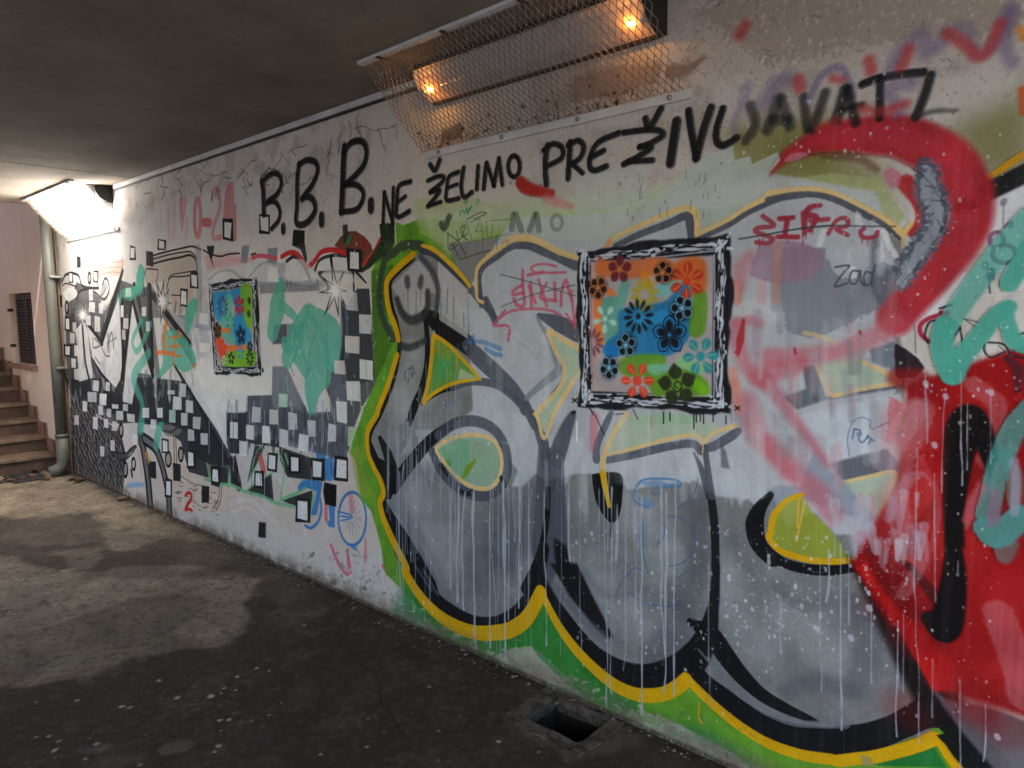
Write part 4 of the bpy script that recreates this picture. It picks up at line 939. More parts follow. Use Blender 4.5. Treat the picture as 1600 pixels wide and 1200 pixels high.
scrib('M', 6, (52, 92, 160), .75, '880,840 910,825 1000,850 1060,920 1065,1010 1000,1110 890,1140', '885,840 870,950 830,1000', '740,840 745,1060 770,1180', '1085,590 1060,680 960,780')
scrib('N', 6, (52, 92, 160), .7, '570,200 620,100 690,30 750,50', '650,180 740,240 860,265 980,255', '960,90 1025,50')
S('M', '440,210 430,330 425,420', [60, 50, 20], (206, 110, 130), .6, soft=24)
S('M', '795,200 793,260', 14, (206, 110, 120), .5)
S('M', '330,235 328,355', 9, (240, 242, 246), .95)
# curls on the white patch
ring('c', 745, 85, 90, 70, 34, (110, 60, 120), a=.8); ring('J', 1430, 380, 44, 50, 26, (120, 60, 120), a=.7)
S('J', '1480,300 1520,270 1520,300', 24, (110, 60, 120), .7)
S('J', '1395,575 1395,612', 52, (78, 46, 96), .95, name='purple_dot', label='purple sprayed dot with one drip on the white patch'); S('J', '1386,620 1386,710', 8, (78, 46, 96), .9)
ring('J', 1358, 540, 18, 20, 12, (70, 90, 120), a=.8)
S('J', '1475,135 1470,150', 40, (130, 130, 144), .8, soft=14); S('J', '1472,150 1470,290', 8, (120, 120, 136), .8)
scrib('c', 34, (176, 28, 62), .88, '310,540 240,560 150,590 90,640 95,710 160,770', '250,540 300,570')
scrib('c', 16, (36, 36, 46), .9, '340,480 240,510', '150,780 125,720 160,620 240,600', '400,650 430,850', '400,660 330,770', '620,775 740,790 800,870 900,900', '595,780 590,840 640,890 750,850', '850,720 900,700')
scrib('c', 8, (50, 52, 60), .8, '430,590 540,670', '430,590 600,630', '620,540 600,620', '700,800 760,850', '620,340 640,390')
S('c', '45,640 55,860', 8, (80, 84, 94), .8)
# teal strokes, right end
for z, s, w, a in (('J', '1640,250 1500,400 1400,520 1300,650 1200,790 1110,930', [170, 160, 150, 146, 140, 140], .72), ('J', '1110,920 1090,1000 1100,1090 1130,1180 1160,1220', 150, .94), ('J', '1150,1220 1240,1080 1330,970 1420,860 1500,800', [150, 130, 120, 110, 100], .94),
                   ('J', '1490,810 1500,900 1530,990 1590,1040 1700,1050', [80, 90, 110, 110, 110], .94), ('J', '1510,650 1560,560 1650,420', [120, 130, 140], .94)):
    S(z, s, w, (76, 166, 152), a, soft=24, name='teal_stroke', label='thick teal sprayed stroke at the right end of the wall')
for s, w, a in (('1620,290 1560,400 1500,520 1440,680 1400,850 1370,980', [90, 150, 160, 150, 150, 160], .8), ('1480,600 1540,720 1540,900', [70, 100, 90], .6), ('1360,1060 1420,1100 1500,1060 1580,980', [150, 190, 170, 150], .9), ('1440,1180 1480,1240 1540,1160', [60, 100, 60], .5)):
    S('K', s, w, (72, 150, 146), a, soft=36, name='teal_stroke', label='thick teal sprayed stroke over the red piece')
Fl('K', '1390,820 1440,800 1460,1030 1360,1060', (150, 100, 130), .6, 16)
S('K', '1540,640 1550,800 1540,960', 60, (170, 160, 190), .6, soft=30, streak=.5)
S('K', '1340,800 1290,900 1240,1010', 60, (206, 90, 110), .5, soft=30, streak=.4)

# ------------------------------------------------------------------ dotted and running white paint
def run(x, y, ln, w=2.2, a=.85, col=(170, 178, 190), bulb=True):
    n = max(3, int(ln / 26)); dx = 0.0; P = []
    for i in range(n + 1):
        P.append((x + dx, y + ln * i / n)); dx += random.choice([0, 0, random.gauss(0, 1.6)])
    ws = [w * random.choice([.6, .8, 1, 1, 1.2, 1.7]) for _ in P]
    if bulb:
        ws[-1] = w * 1.5
    S('z', P, ws, col, a, soft=1.1)
def floor_y(x):
    return 775 + (x - 192) * .4505
for i in range(34):                                          # thin old runs down the first letter
    x = random.uniform(598, 722); run(x, random.uniform(520, 740), random.uniform(80, 300), random.uniform(1.2, 2), .55, (160, 170, 184), False)
for i in range(28):
    x = random.choice([random.gauss(800, 50), random.gauss(990, 50), random.uniform(690, 1075)])
    y = 745 + random.uniform(-30, 25) if x < 860 else 735 + random.uniform(-25, 60)
    ln = min(abs(random.gauss(170, 110)) + 40, floor_y(x) - y - 12)
    run(x, y, ln, random.choice([.9, 1.2, 1.6, 2.4]), random.uniform(.35, .95))
for x in (705, 728, 741, 767, 787, 812, 851, 944, 957, 1004, 1034, 1042, 1056):
    y = 750 + random.uniform(-10, 30); run(x, y, (floor_y(x) - y) * random.uniform(.55, 1.0), random.uniform(1.5, 2.6), .85)
for x, y, l in ((1296, 860, 80), (1314, 850, 290), (1327, 860, 116), (1282, 880, 200), (1362, 945, 122), (1403, 970, 180), (1446, 560, 130), (1433, 700, 460), (1460, 740, 200), (1457, 1030, 90), (1477, 620, 150), (1502, 580, 178), (1512, 630, 104), (1548, 620, 104), (1500, 1060, 150), (1305, 800, 70), (1221, 930, 90), (1108, 880, 150), (1110, 1040, 60), (1540, 1100, 90), (1497, 875, 24), (1412, 960, 120)):
    run(x, y, l, random.uniform(1.3, 2.5), random.uniform(.5, .85), (176, 178, 194))
for x, y in ((1477, 618), (1446, 598), (1548, 612), (1460, 694), (1358, 948), (1330, 995), (1558, 1150)):
    S('z', [(x, y), (x + 1, y + 3)], 9, (196, 190, 208), .75, soft=3)
def specks(n, box, rmin, rmax, col=(206, 212, 220), a=.8):
    for i in range(n):
        x, y = random.uniform(box[0], box[2]), random.uniform(box[1], box[3])
        if y > floor_y(x) - 12:
            continue
        r = rmin + (rmax - rmin) * random.random() ** 4
        S('z', [(x, y), (x + random.uniform(-.5, .5), y + r * random.uniform(.1, .9))], r, col, a * random.uniform(.6, 1), soft=1.2, cat=False)
specks(150, (1130, 60, 1420, 260), 1.2, 5.5); specks(120, (1300, 200, 1600, 420), 1.2, 5); specks(220, (880, 820, 1200, 1000), 1.2, 4); specks(260, (1130, 830, 1420, 1000), 1.4, 6)
specks(190, (1380, 420, 1600, 720), 1.2, 4.6); specks(110, (1400, 700, 1560, 1130), 1.2, 4.4); specks(120, (600, 380, 900, 760), 1, 3.2); specks(90, (640, 760, 900, 960), 1, 3.5); specks(60, (880, 1000, 1160, 1140), 1.2, 4); specks(160, (1000, 880, 1420, 1060), 1.2, 4.5)
specks(90, (450, 370, 620, 640), 1, 3); specks(140, (560, 80, 1500, 330), 1.2, 3.4, (96, 88, 82), .7)
specks(300, (1060, 0, 1560, 130), 1.2, 3.6, (122, 108, 98), .6); specks(200, (1060, 0, 1560, 130), 1.2, 3.0, (206, 200, 194), .6)
# hairline cracks in the plaster
def crack(x, y, ang, n, st, w=1.25):
    P = [(x, y)]
    for i in range(n):
        ang += random.uniform(-.7, .7); x += st * math.cos(ang); y += st * math.sin(ang); P.append((x, y))
        if random.random() < .18 and n > 4:
            crack(x, y, ang + random.choice([-1, 1]) * 1.1, n // 2, st * .8, w * .8)
    S('z', P, [w * random.uniform(.5, 1.3) for _ in P], (82, 74, 70), .75, soft=1.1, cat=False)
for x, y in ((440, 235), (480, 225), (520, 215), (556, 200), (535, 205), (470, 262), (510, 235), (500, 270), (420, 260), (545, 190), (400, 250), (360, 265), (330, 270), (590, 200), (560, 180)):
    crack(x, y, random.choice([1.5, 2.6, .3, .6]), random.randint(4, 9), random.uniform(5, 9))
for i in range(20):
    crack(random.uniform(1060, 1500), random.uniform(0, 100), random.uniform(0, 6.3), random.randint(2, 4), random.uniform(3, 6), 1.1)
for i in range(26):
    crack(random.uniform(220, 460), random.uniform(262, 300), 1.5 + random.uniform(-.4, .4), 3, 5, 1.4)
for s in ('1080,100 1110,90 1125,110 1160,60', '1090,60 1120,70 1140,40', '1050,60 1090,110 1110,115', '1100,105 1060,125 1010,130'):
    S('z', s, 2.0, (150, 138, 132), .5)
S('z', '1050,112 1075,108 1100,90', [22, 16, 6], (120, 98, 88), .7, soft=10)
S('z', '905,140 960,128 1020,112', [40, 50, 30], (130, 106, 94), .55, soft=24, rough=1)
Fl('z', '690,205 722,190 722,212 700,222 688,222', (96, 84, 74), .7, 5, rough=1)

# ------------------------------------------------------------------ the two stencilled pictures
def picture(zf, quad, inner, label, items):
    qc = wc(zf, quad); ic = wc(zf, inner)
    k = kz(zf, quad)
    lo = (qc.min(0) + qc.max(0)) / 2
    part('painted_picture', qc, label)
    me = WALL.parts[-1]['order']
    def edge(a, b, n, amp, ph):
        d = b - a; nrm = np.array([d[1], -d[0]]) / np.hypot(*d)
        return [a + d * t + nrm * (amp * (math.sin(t * 9 + ph) + .6 * math.sin(t * 23 + ph * 2) + .5 * random.uniform(-1, 1))) for t in np.linspace(0, 1, n, endpoint=False)]
    out = []
    for i in range(4):
        out += edge(qc[i], qc[(i + 1) % 4], 22, 3.4, i * 1.7)
    WALL.poly(np.array(out), (26, 27, 33), .97, 2.4, 0, .1)
    WALL.poly(ic, (178, 170, 176), .97, 1.2, 0, .15)
    for i in range(4):                                       # carved mouldings of the frame
        a, b, c, d = qc[i], qc[(i + 1) % 4], ic[(i + 1) % 4], ic[i]
        dn = (d - a + c - b) / 2; th = np.hypot(*dn)
        f0 = .56 if i < 2 else .5                            # the light comes from the lower left in the stencil
        P = [a + (b - a) * t + dn * (f0 + .07 * math.sin(17 * t + i)) for t in np.linspace(.05, .95, 30)]
        WALL.line(P, th * np.array([.34 + .16 * random.random() for _ in P]), (198, 206, 226), .96, 2.2, 0, .1)
        P = [a + (b - a) * t + dn * (.92 + .02 * math.sin(13 * t)) for t in np.linspace(.1, .92, 20)]
        WALL.line(P, th * .09, (186, 194, 214), .8, 1.5)
        for j in range(3):
            off = (.40, .58, .74)[j]
            P = [a + (b - a) * t + dn * (off + .06 * math.sin(21 * t + 2 * j + i) + random.uniform(-.03, .03)) for t in np.linspace(.04, .96, 40)]
            WALL.line(P, [th * random.choice([.01, .05, .09, .12]) for _ in P], (24, 25, 31), .95, 1.5)
        for j in range(26):
            t = random.uniform(.02, .98); o = random.uniform(.22, .9)
            p = a + (b - a) * t + dn * o
            WALL.line([p, p + (b - a) / np.hypot(*(b - a)) * random.uniform(1, 9) + dn * random.uniform(-.08, .08)], random.uniform(2.5, 6), random.choice([(24, 25, 31), (24, 25, 31), (204, 212, 230)]), .95, 1.5)
        part('painted_frame', np.array([a, b, c, d]), None, me)
    for i in range(4):
        for j in range(16):
            p = qc[i] + (ic[i] - qc[i]) * random.uniform(.1, .9) + np.array([random.uniform(-9, 9), random.uniform(-9, 9)])
            WALL.line([p, p + 1.5], random.uniform(3, 6), (204, 212, 230), .9, 1.5)
    for it in items:
        kind = it[0]
        if kind == 'wash':
            Fl(zf, it[1], it[2], it[3] if len(it) > 3 else .85, it[4] if len(it) > 4 else 9, cat=True, var=.18)
        elif kind == 'brush':
            S(zf, it[1], it[2], it[3], .85, soft=it[2] * .35)
        else:
            blossom(zf, *it[1:], parent=me)

def blossom(z, cx, cy, r, n, col, shape=.3, edge=None, core=None, rot=0.0, halo=False, hole=.22, vein=None, pointed=False, lo=0, hi=None, parent=None):
    c = wc(z, [(cx, cy)])[0]; k = kz(z, [(cx, cy)]); R = r * k
    if halo:
        for i in range(3):
            WALL.line([c + R * np.array([random.uniform(-.3, .3), random.uniform(-.3, .3)])], R * 1.5, (20, 20, 24), .55, R * .7)
    for i in range(lo, hi if hi is not None else n):
        a = rot + 2 * math.pi * i / n; d = np.array([math.cos(a), math.sin(a)]); t = np.array([-d[1], d[0]])
        pet = []
        for u in np.linspace(0, 1, 9):
            wdt = math.sin(math.pi * u ** (1.25 if not pointed else .8)) ** (.7 if not pointed else 1.1)
            pet.append((hole + (1 - hole) * u, shape * wdt))
        L = [c + R * (d * u + t * s) for u, s in pet] + [c + R * (d * u - t * s) for u, s in pet[::-1]]
        WALL.poly(np.array(L), col, .95, 1.2, 0, .1)
        if edge:
            WALL.line(np.array(L + L[:1]), max(1.6, R * .055), edge, .95, 1.3)
        if vein:
            WALL.line([c + R * (d * (hole + .12)), c + R * (d * .85 + t * .06)], max(1.5, R * .05), vein, .85, 1.3)
    if core:
        t = np.linspace(0, 6.28, 14, endpoint=False)
        WALL.poly(np.stack([c[0] + R * core[0] * np.cos(t), c[1] + R * core[0] * np.sin(t)], 1), core[1], .95, 1.2)
        if edge:
            for q in range(5):
                WALL.line([c + R * .1 * np.array([math.cos(q * 1.26), math.sin(q * 1.26)])], R * .1, edge, .9, 1.2)
    th = np.linspace(0, 6.28, 2 * n, endpoint=False)
    if parent is not None and hi is None:
        rr = np.where(np.arange(2 * n) % 2 == 0, 1.0, .7) * R
        part('flower', np.stack([c[0] + rr * np.cos(th + rot), c[1] + rr * np.sin(th + rot)], 1), None, parent)

OL = (226, 138, 78); LB = (128, 196, 236); KK = (24, 24, 28)
picture('X', '10,55 1125,-75 1112,1225 32,1180', '112,140 1000,88 985,1105 122,1066', 'large picture of stencilled flowers in a black and white ornate frame, painted on the silver letters', [
    ('wash', '115,180 220,150 230,500 150,900 130,1060 118,1060', (206, 150, 152), .5),
    ('brush', '190,180 400,190 600,170 760,230', 130, (212, 108, 50)), ('wash', '740,130 930,120 940,360 860,390 720,300', (214, 104, 42), .9, 18), ('brush', '165,340 165,520 180,700', 60, OR), ('brush', '250,350 275,380', 50, OR), ('brush', '500,240 520,300', 60, (224, 130, 30)),
    ('brush', '360,290 330,420', 70, (96, 166, 156)), ('wash', '190,430 260,380 330,420 320,650 240,740 200,640', (96, 166, 152), .92), ('brush', '620,340 740,310', 90, (112, 190, 190)),
    ('wash', '310,500 420,450 640,420 760,300 830,330 840,620 720,790 520,830 330,800 230,830 220,720 310,640', (34, 120, 176), .94, 16), ('brush', '230,770 300,780', 80, (30, 120, 200)), ('brush', '480,560 640,520', 80, (44, 150, 216)),
    ('wash', '860,360 945,360 940,620 860,680 820,620', (98, 150, 46), .92, 12), ('wash', '330,840 450,800 640,810 640,880 540,960 380,960 320,920', (96, 152, 42), .92, 14), ('wash', '540,950 760,900 940,980 945,1090 700,1100 560,1090', (100, 156, 42), .92, 14), ('wash', '520,880 640,870 700,900 600,950 530,930', (120, 190, 170), .8, 14), ('brush', '760,860 900,900', 70, (130, 200, 130)), ('brush', '880,1020 930,1060', 70, (116, 190, 30)),
    ('flower', 320, 190, 105, 5, (104, 40, 54), .34, None, None, -1.0, False, .15), ('flower', 455, 385, 0, 3, KK), ('flower', 500, 370, 125, 10, (172, 164, 56), .16, None, None, .2), ('flower', 805, 275, 145, 6, (190, 60, 40), .26, None, (.22, (210, 62, 44)), .45, False, .28, (240, 150, 90)),
    ('flower', 455, 527, 132, 12, KK, .11, None, (.16, KK), .1, False, .34), ('flower', 215, 545, 110, 5, (172, 222, 212), .2, None, (.2, (172, 222, 212)), .9, False, .3, None, False, 0, 5), ('flower', 120, 715, 110, 12, (126, 76, 84), .12, None, None, .26, False, .25, None, False, -3, 4),
    ('flower', 630, 212, 84, 5, KK, .36, OL, (.2, OL), .3, True), ('flower', 165, 322, 84, 5, (44, 30, 28), .36, OL, (.2, OL), 1.0, True), ('flower', 770, 468, 92, 5, KK, .36, LB, (.2, LB), .6, True), ('flower', 365, 735, 86, 5, KK, .36, LB, (.2, LB), .4, True), ('flower', 245, 898, 84, 5, KK, .36, LB, (.2, LB), .9, True),
    ('flower', 680, 662, 142, 5, (34, 120, 190), .34, KK, None, .35, False, .1), ('flower', 680, 662, 112, 5, KK, .27, None, (.1, (40, 140, 206)), .35, False, .16),
    ('flower', 905, 815, 145, 6, (46, 146, 158), .24, None, (.25, (46, 146, 158)), .1, False, .3, (150, 200, 170)), ('flower', 447, 990, 140, 6, (224, 68, 46), .23, None, (.27, (224, 68, 46)), .05, False, .3, (244, 150, 110)),
    ('flower', 735, 1025, 165, 5, (46, 52, 34), .34, None, (.22, (98, 150, 46)), .5, False, .24, None, True)])
S('X', '735,1045 715,1020 740,995 770,1030 735,1070 700,1040', 12, (46, 52, 34), .95)
S('X', '745,540 745,590', 12, KK); S('X', '690,1400 690,1402', 1, KK, .01)
for x, l in ((870, 60), (910, 40), (1060, 80), (1075, 40), (1120, 46), (1180, 30), (1260, 40), (1100, 30)):
    S('M', [(x, 175 + (x - 860) * .06), (x, 185 + (x - 860) * .06 + l)], 8, KK, .9, cat=False)
for s in ('410,150 430,195', '395,140 440,190 500,320', '560,160 640,160', '570,190 620,185', '680,160 710,220'):
    S('M', s, 6, (40, 40, 46), .85)
for x, y in ((1332, 150), (315, 102)):
    S('M', [(x - 14, y - 12), (x + 14, y + 12)], 9, KK, .9, cat=False); S('M', [(x + 14, y - 12), (x - 14, y + 12)], 9, KK, .9, cat=False)
S('H', '1140,430 1142,510', 8, KK, .8)
picture('d', '45,155 545,80 588,1110 105,1095', '98,235 495,190 530,1010 140,1010', 'small picture of stencilled flowers in a black ornate frame, painted on the white star lettering', [
    ('wash', '100,260 180,240 250,250 240,520 130,530', (36, 150, 214), .92, 10), ('wash', '260,240 460,230 480,560 440,760 330,800 300,600 330,420', (36, 140, 208), .92, 12), ('wash', '380,200 490,190 500,600 430,560', (120, 182, 46), .92, 8), ('wash', '220,290 300,300 290,600 330,760 240,760 160,640 180,500', (100, 190, 174), .85, 12), ('brush', '170,640 260,640', 50, OR), ('brush', '200,830 470,820', 60, OR), ('wash', '230,880 500,850 520,1005 200,1005', (116, 182, 46), .92, 8), ('brush', '160,780 190,860', 90, (228, 84, 52)), ('brush', '470,690 470,800', 50, (40, 150, 210)),
    ('flower', 195, 390, 125, 12, (70, 60, 110), .1, None, (.14, (40, 110, 180)), .2, False, .3), ('flower', 368, 380, 115, 6, (196, 30, 36), .26, None, (.14, (110, 60, 90)), .52, False, .2), ('flower', 470, 400, 110, 2, (58, 60, 44), .36, None, None, 1.4, False, .2), ('flower', 275, 560, 110, 6, (56, 160, 140), .18, None, None, .5),
    ('flower', 385, 690, 118, 5, (34, 120, 190), .3, KK, None, .4, False, .1), ('flower', 385, 690, 96, 5, KK, .24, None, (.1, LB), .4), ('flower', 140, 640, 90, 5, KK, .34, OL, None, .4, True), ('flower', 195, 820, 100, 6, (228, 72, 48), .26, None, (.2, (228, 72, 48)), .2), ('flower', 380, 870, 80, 5, (40, 150, 214), .26, None, None, .3), ('flower', 480, 810, 60, 6, KK, .3, None, None, .3), ('flower', 480, 930, 90, 10, KK, .13, None, None, .1), ('flower', 285, 930, 70, 5, KK, .3, None, None, .2), ('flower', 210, 950, 55, 6, (214, 230, 206), .3, (90, 130, 80), None, .2)])
S('d', '605,1050 605,1065', 18, KK, .9)

# ------------------------------------------------------------------ grime and runs over everything
tone(np.clip((WALL.n1 - 0.70) * 1.2, 0, .07) * np.ones_like(zz), (60, 56, 56))
tone(np.clip((WALL.ns - 0.60) * 1.2, 0, .045) * np.ones_like(zz), (208, 212, 220))
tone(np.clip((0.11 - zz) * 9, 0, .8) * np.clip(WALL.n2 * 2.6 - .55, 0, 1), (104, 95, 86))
tone(np.clip((0.025 - zz) * 60, 0, .85) * np.clip(WALL.n1 * 1.5 + .1, 0, 1), (58, 52, 46))  # dirt, and a dark contact band painted along the foot
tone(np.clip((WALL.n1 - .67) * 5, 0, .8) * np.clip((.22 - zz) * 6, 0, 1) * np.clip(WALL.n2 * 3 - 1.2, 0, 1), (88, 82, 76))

# ------------------------------------------------------------------ floor painting: damp and dry concrete, far end lightened for lamp light
FX0, FX1, FY0 = -8.6, 1.2, -5.0
FLOOR = Canvas(FX0, FX1, FY0, 0.0, 230, (62, 56, 51))

def fc(z, s):
    h = hit(pts(z, s), 2, 0.0)
    return np.stack([(h[:, 0] - FX0) * 230, (h[:, 1] - FY0) * 230], 1)

def ftone(mask, col):
    c = np.asarray(col, np.float32) / 255.0
    FLOOR.C += (c - FLOOR.C) * mask[..., None]
ftone(np.clip((FLOOR.n3 - 0.4) * 2, 0, .6), (52, 47, 43))
ftone(np.clip((FLOOR.n2 - 0.5) * 2.5, 0, .5), (80, 72, 65))
DRY = (126, 117, 107)
def F(s, col, a, soft, rough=0, streak=0):
    got = FLOOR.raster(catmull(fc('z', s), 6, True), soft + 14)
    if got is None:
        return
    x0, y0, m = got
    m = blur(blur(m, soft * .6 + 5), soft * .5 + 4)
    q = (slice(y0, y0 + m.shape[0]), slice(x0, x0 + m.shape[1]))
    nz = .8 * (FLOOR.n2[q] - .5) + .5 * (FLOOR.n3[q] - .5) + .22 * (FLOOR.n1[q] - .5)
    m = np.clip((m - .5 + (1 + rough * .4) * nz) * (2.4 + 10 / (soft + 4)) + .5, 0, 1) * np.clip(m * 8, 0, 1)
    FLOOR.film(y0, x0, (m * a).astype(np.float32), col, 0, .5)
F('0,735 110,740 200,775 330,830 300,850 200,830 120,800 0,812', (124, 112, 97), .85, 34, .5)  # far floor painted lighter brown for the lamp's light
F('-200,730 0,735 0,800 -200,860', (124, 112, 97), .85, 34, .5)  # same lamp-lit tone painted on to the left
F('60,800 200,822 330,850 420,890 500,930 470,960 300,880 120,850 0,850', (84, 77, 70), .6, 40)
F('160,830 230,822 290,828 240,850 190,862 165,850', DRY, .6, 14, .8)
F('90,860 150,855 160,880 110,890', DRY, .4, 14, .8)
F('0,868 60,884 150,892 215,880 280,884 330,888 380,892 398,906 388,930 380,945 392,960 382,985 345,1004 300,1012 240,1022 190,1020 150,1050 90,1062 0,1070 -300,1090 -300,860', (104, 96, 88), .85, 12, .7)
F('0,880 150,900 380,898 390,925 375,950 385,970 330,990 200,985 80,1000 0,1010 -200,1000', DRY, .6, 16, .9)
F('240,1000 330,940 250,925 160,950 60,985 0,990 0,1010 120,1000 180,1003', (78, 72, 67), .6, 14, 1.2)
F('0,1000 60,1010 130,1015 100,1040 20,1050', (104, 98, 91), .5, 16, .9)
for i in range(160):
    x, y = random.uniform(0, 470), random.uniform(850, 1070)
    p = fc('z', [(x, y)])[0]; k = random.uniform(2, 11); g = random.uniform(.6, 1.15)
    FLOOR.poly([p + np.array([random.uniform(-2.6, 2.6), random.uniform(-1, 1)]) * k for _ in range(7)], (96 * g, 89 * g, 82 * g), random.uniform(.15, .5), 3, 0, .2, 0, .8)
F('245,1170 262,1158 290,1152 308,1158 300,1168 270,1178 250,1182', (104, 98, 90), .7, 2.5, 1.6)
F('150,1198 190,1178 230,1180 200,1198 170,1205', (78, 70, 62), .6, 4, 1.8)
F('120,1168 165,1160 160,1172 130,1178', (100, 98, 98), .5, 2, 2)
F('800,1110 835,1085 870,1085 990,1130 1000,1160 900,1190 860,1170', (96, 88, 80), .7, 9, 1.2)
FLECK = [(330, 962, 5), (16, 955, 6), (86, 946, 4), (193, 950, 5), (355, 955, 3), (354, 966, 4), (190, 1104, 6), (84, 1214, 5), (248, 1063, 6), (120, 1094, 5), (203, 1105, 7), (276, 1090, 7), (329, 1088, 9), (370, 1057, 5), (350, 1075, 4), (345, 1083, 4), (368, 1078, 4), (401, 1044, 5), (420, 1048, 4),
         (343, 1125, 6), (357, 1124, 5), (341, 1165, 6), (335, 1174, 4), (84, 1172, 6), (76, 1150, 5), (55, 1097, 4), (218, 1195, 5), (133, 1185, 4), (150, 1162, 6), (92, 1158, 4), (56, 1151, 4), (420, 1117, 3), (475, 977, 5), (417, 953, 2), (670, 1073, 4), (685, 1142, 3), (646, 1010, 3), (574, 1123, 3), (778, 1158, 5), (840, 1174, 4), (882, 1187, 2), (795, 1120, 4), (573, 1166, 4), (500, 1178, 4)]
for x, y, r in FLECK:
    p = fc('z', [(x, y)])[0]; k = r * .48
    FLOOR.poly([p + k * np.array([math.cos(t) * random.uniform(.6, 1.3), math.sin(t) * random.uniform(.6, 1.3)]) for t in np.linspace(0, 5.6, 7)], (164, 161, 158), .9, 1)
for i in range(520):
    c = random.choice([(350, 1110, 60), (150, 1150, 120), (600, 1100, 260), (300, 950, 200), (120, 850, 110), (680, 1130, 120)])
    x, y = random.gauss(c[0], c[2]), random.gauss(c[1], c[2] * .35)
    if y < 770 or y > 1230:
        continue
    p = fc('z', [(x, y)])[0]
    FLOOR.line([p, p + np.random.default_rng(i).uniform(-2, 2, 2)], random.uniform(.8, 2.6), random.choice([(118, 113, 108), (96, 88, 82), (38, 35, 33), (100, 80, 66)]), random.uniform(.3, .85), 1)
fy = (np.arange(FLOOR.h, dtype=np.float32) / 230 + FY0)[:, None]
ftone(np.clip((fy + 0.05) * 30, 0, .8) * np.clip(FLOOR.n1 * 2 - .3, 0, 1), (34, 31, 28))  # dark contact band painted along the wall foot, with the dirt
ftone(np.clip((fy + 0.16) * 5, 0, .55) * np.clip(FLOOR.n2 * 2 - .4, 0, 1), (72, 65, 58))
ftone(np.clip((FLOOR.n1 - .55) * 2.5, 0, .4) * np.ones_like(fy), (46, 42, 38))
ftone(np.clip((.40 - FLOOR.n1) * 2, 0, .14) * np.ones_like(fy), (112, 104, 95))
for i in range(9):
    P = [np.array([random.uniform(100, 2100), random.uniform(500, 1140)])]; an = random.uniform(0, 6.3)
    for q in range(random.randint(6, 16)):
        an += random.gauss(0, .35); P.append(P[-1] + random.uniform(8, 22) * np.array([math.cos(an), math.sin(an)]))
    FLOOR.line(np.array(P), 1.3, (34, 31, 28), .7, 1.2)

# ------------------------------------------------------------------ materials
def new_mat(name):
    mt = bpy.data.materials.new(name); mt.use_nodes = True
    nt = mt.node_tree
    return mt, nt, nt.nodes['Principled BSDF']

def bump(nt, bs, layers, strength, dist=0.004, coord='Object'):
    tc = nt.nodes.new('ShaderNodeTexCoord'); prev = None
    for sc, det, wgt in layers:
        n = nt.nodes.new('ShaderNodeTexNoise'); n.inputs['Scale'].default_value = sc; n.inputs['Detail'].default_value = det
        nt.links.new(tc.outputs[coord], n.inputs['Vector'])
        mu = nt.nodes.new('ShaderNodeMath'); mu.operation = 'MULTIPLY'; mu.inputs[1].default_value = wgt
        nt.links.new(n.outputs['Fac'], mu.inputs[0])
        if prev is not None:
            ad = nt.nodes.new('ShaderNodeMath'); nt.links.new(prev, ad.inputs[0]); nt.links.new(mu.outputs[0], ad.inputs[1]); prev = ad.outputs[0]
        else:
            prev = mu.outputs[0]
    b = nt.nodes.new('ShaderNodeBump'); b.inputs['Strength'].default_value = strength; b.inputs['Distance'].default_value = dist
    nt.links.new(prev, b.inputs['Height']); nt.links.new(b.outputs[0], bs.inputs['Normal'])
    return prev

def mat(name, c1, c2=None, scale=6, rough=.7, metal=0, bmp=.25, stretch=None, grime=None):
    """two-tone procedural surface; c in sRGB 0-255"""
    mt, nt, bs = new_mat(name)
    l = lambda c: (*lin(np.array(c) / 255.0), 1)
    c2 = c2 or tuple(.82 * q for q in c1)
    tc = nt.nodes.new('ShaderNodeTexCoord'); vec = tc.outputs['Object']
    if stretch:
        mp = nt.nodes.new('ShaderNodeMapping'); mp.inputs['Scale'].default_value = stretch
        nt.links.new(vec, mp.inputs[0]); vec = mp.outputs[0]
    n = nt.nodes.new('ShaderNodeTexNoise'); n.inputs['Scale'].default_value = scale; n.inputs['Detail'].default_value = 6; n.inputs['Roughness'].default_value = .65
    nt.links.new(vec, n.inputs['Vector'])
    r = nt.nodes.new('ShaderNodeValToRGB'); r.color_ramp.elements[0].position = .35; r.color_ramp.elements[1].position = .68
    r.color_ramp.elements[0].color = l(c2); r.color_ramp.elements[1].color = l(c1)
    nt.links.new(n.outputs['Fac'], r.inputs[0]); out = r.outputs[0]
    if grime:
        n2 = nt.nodes.new('ShaderNodeTexNoise'); n2.inputs['Scale'].default_value = grime[1]; n2.inputs['Detail'].default_value = 8
        nt.links.new(vec, n2.inputs['Vector'])
        r2 = nt.nodes.new('ShaderNodeValToRGB'); r2.color_ramp.elements[0].position = grime[2]; r2.color_ramp.elements[1].position = grime[2] + .12
        nt.links.new(n2.outputs['Fac'], r2.inputs[0])
        mx = nt.nodes.new('ShaderNodeMixRGB'); mx.inputs[2].default_value = l(grime[0])
        nt.links.new(r2.outputs[0], mx.inputs[0]); nt.links.new(out, mx.inputs[1]); out = mx.outputs[0]
    nt.links.new(out, bs.inputs['Base Color'])
    bs.inputs['Roughness'].default_value = rough; bs.inputs['Metallic'].default_value = metal
    if bmp:
        bump(nt, bs, [(scale * 4, 6, 1.0), (90, 3, .4)], bmp)
    return mt

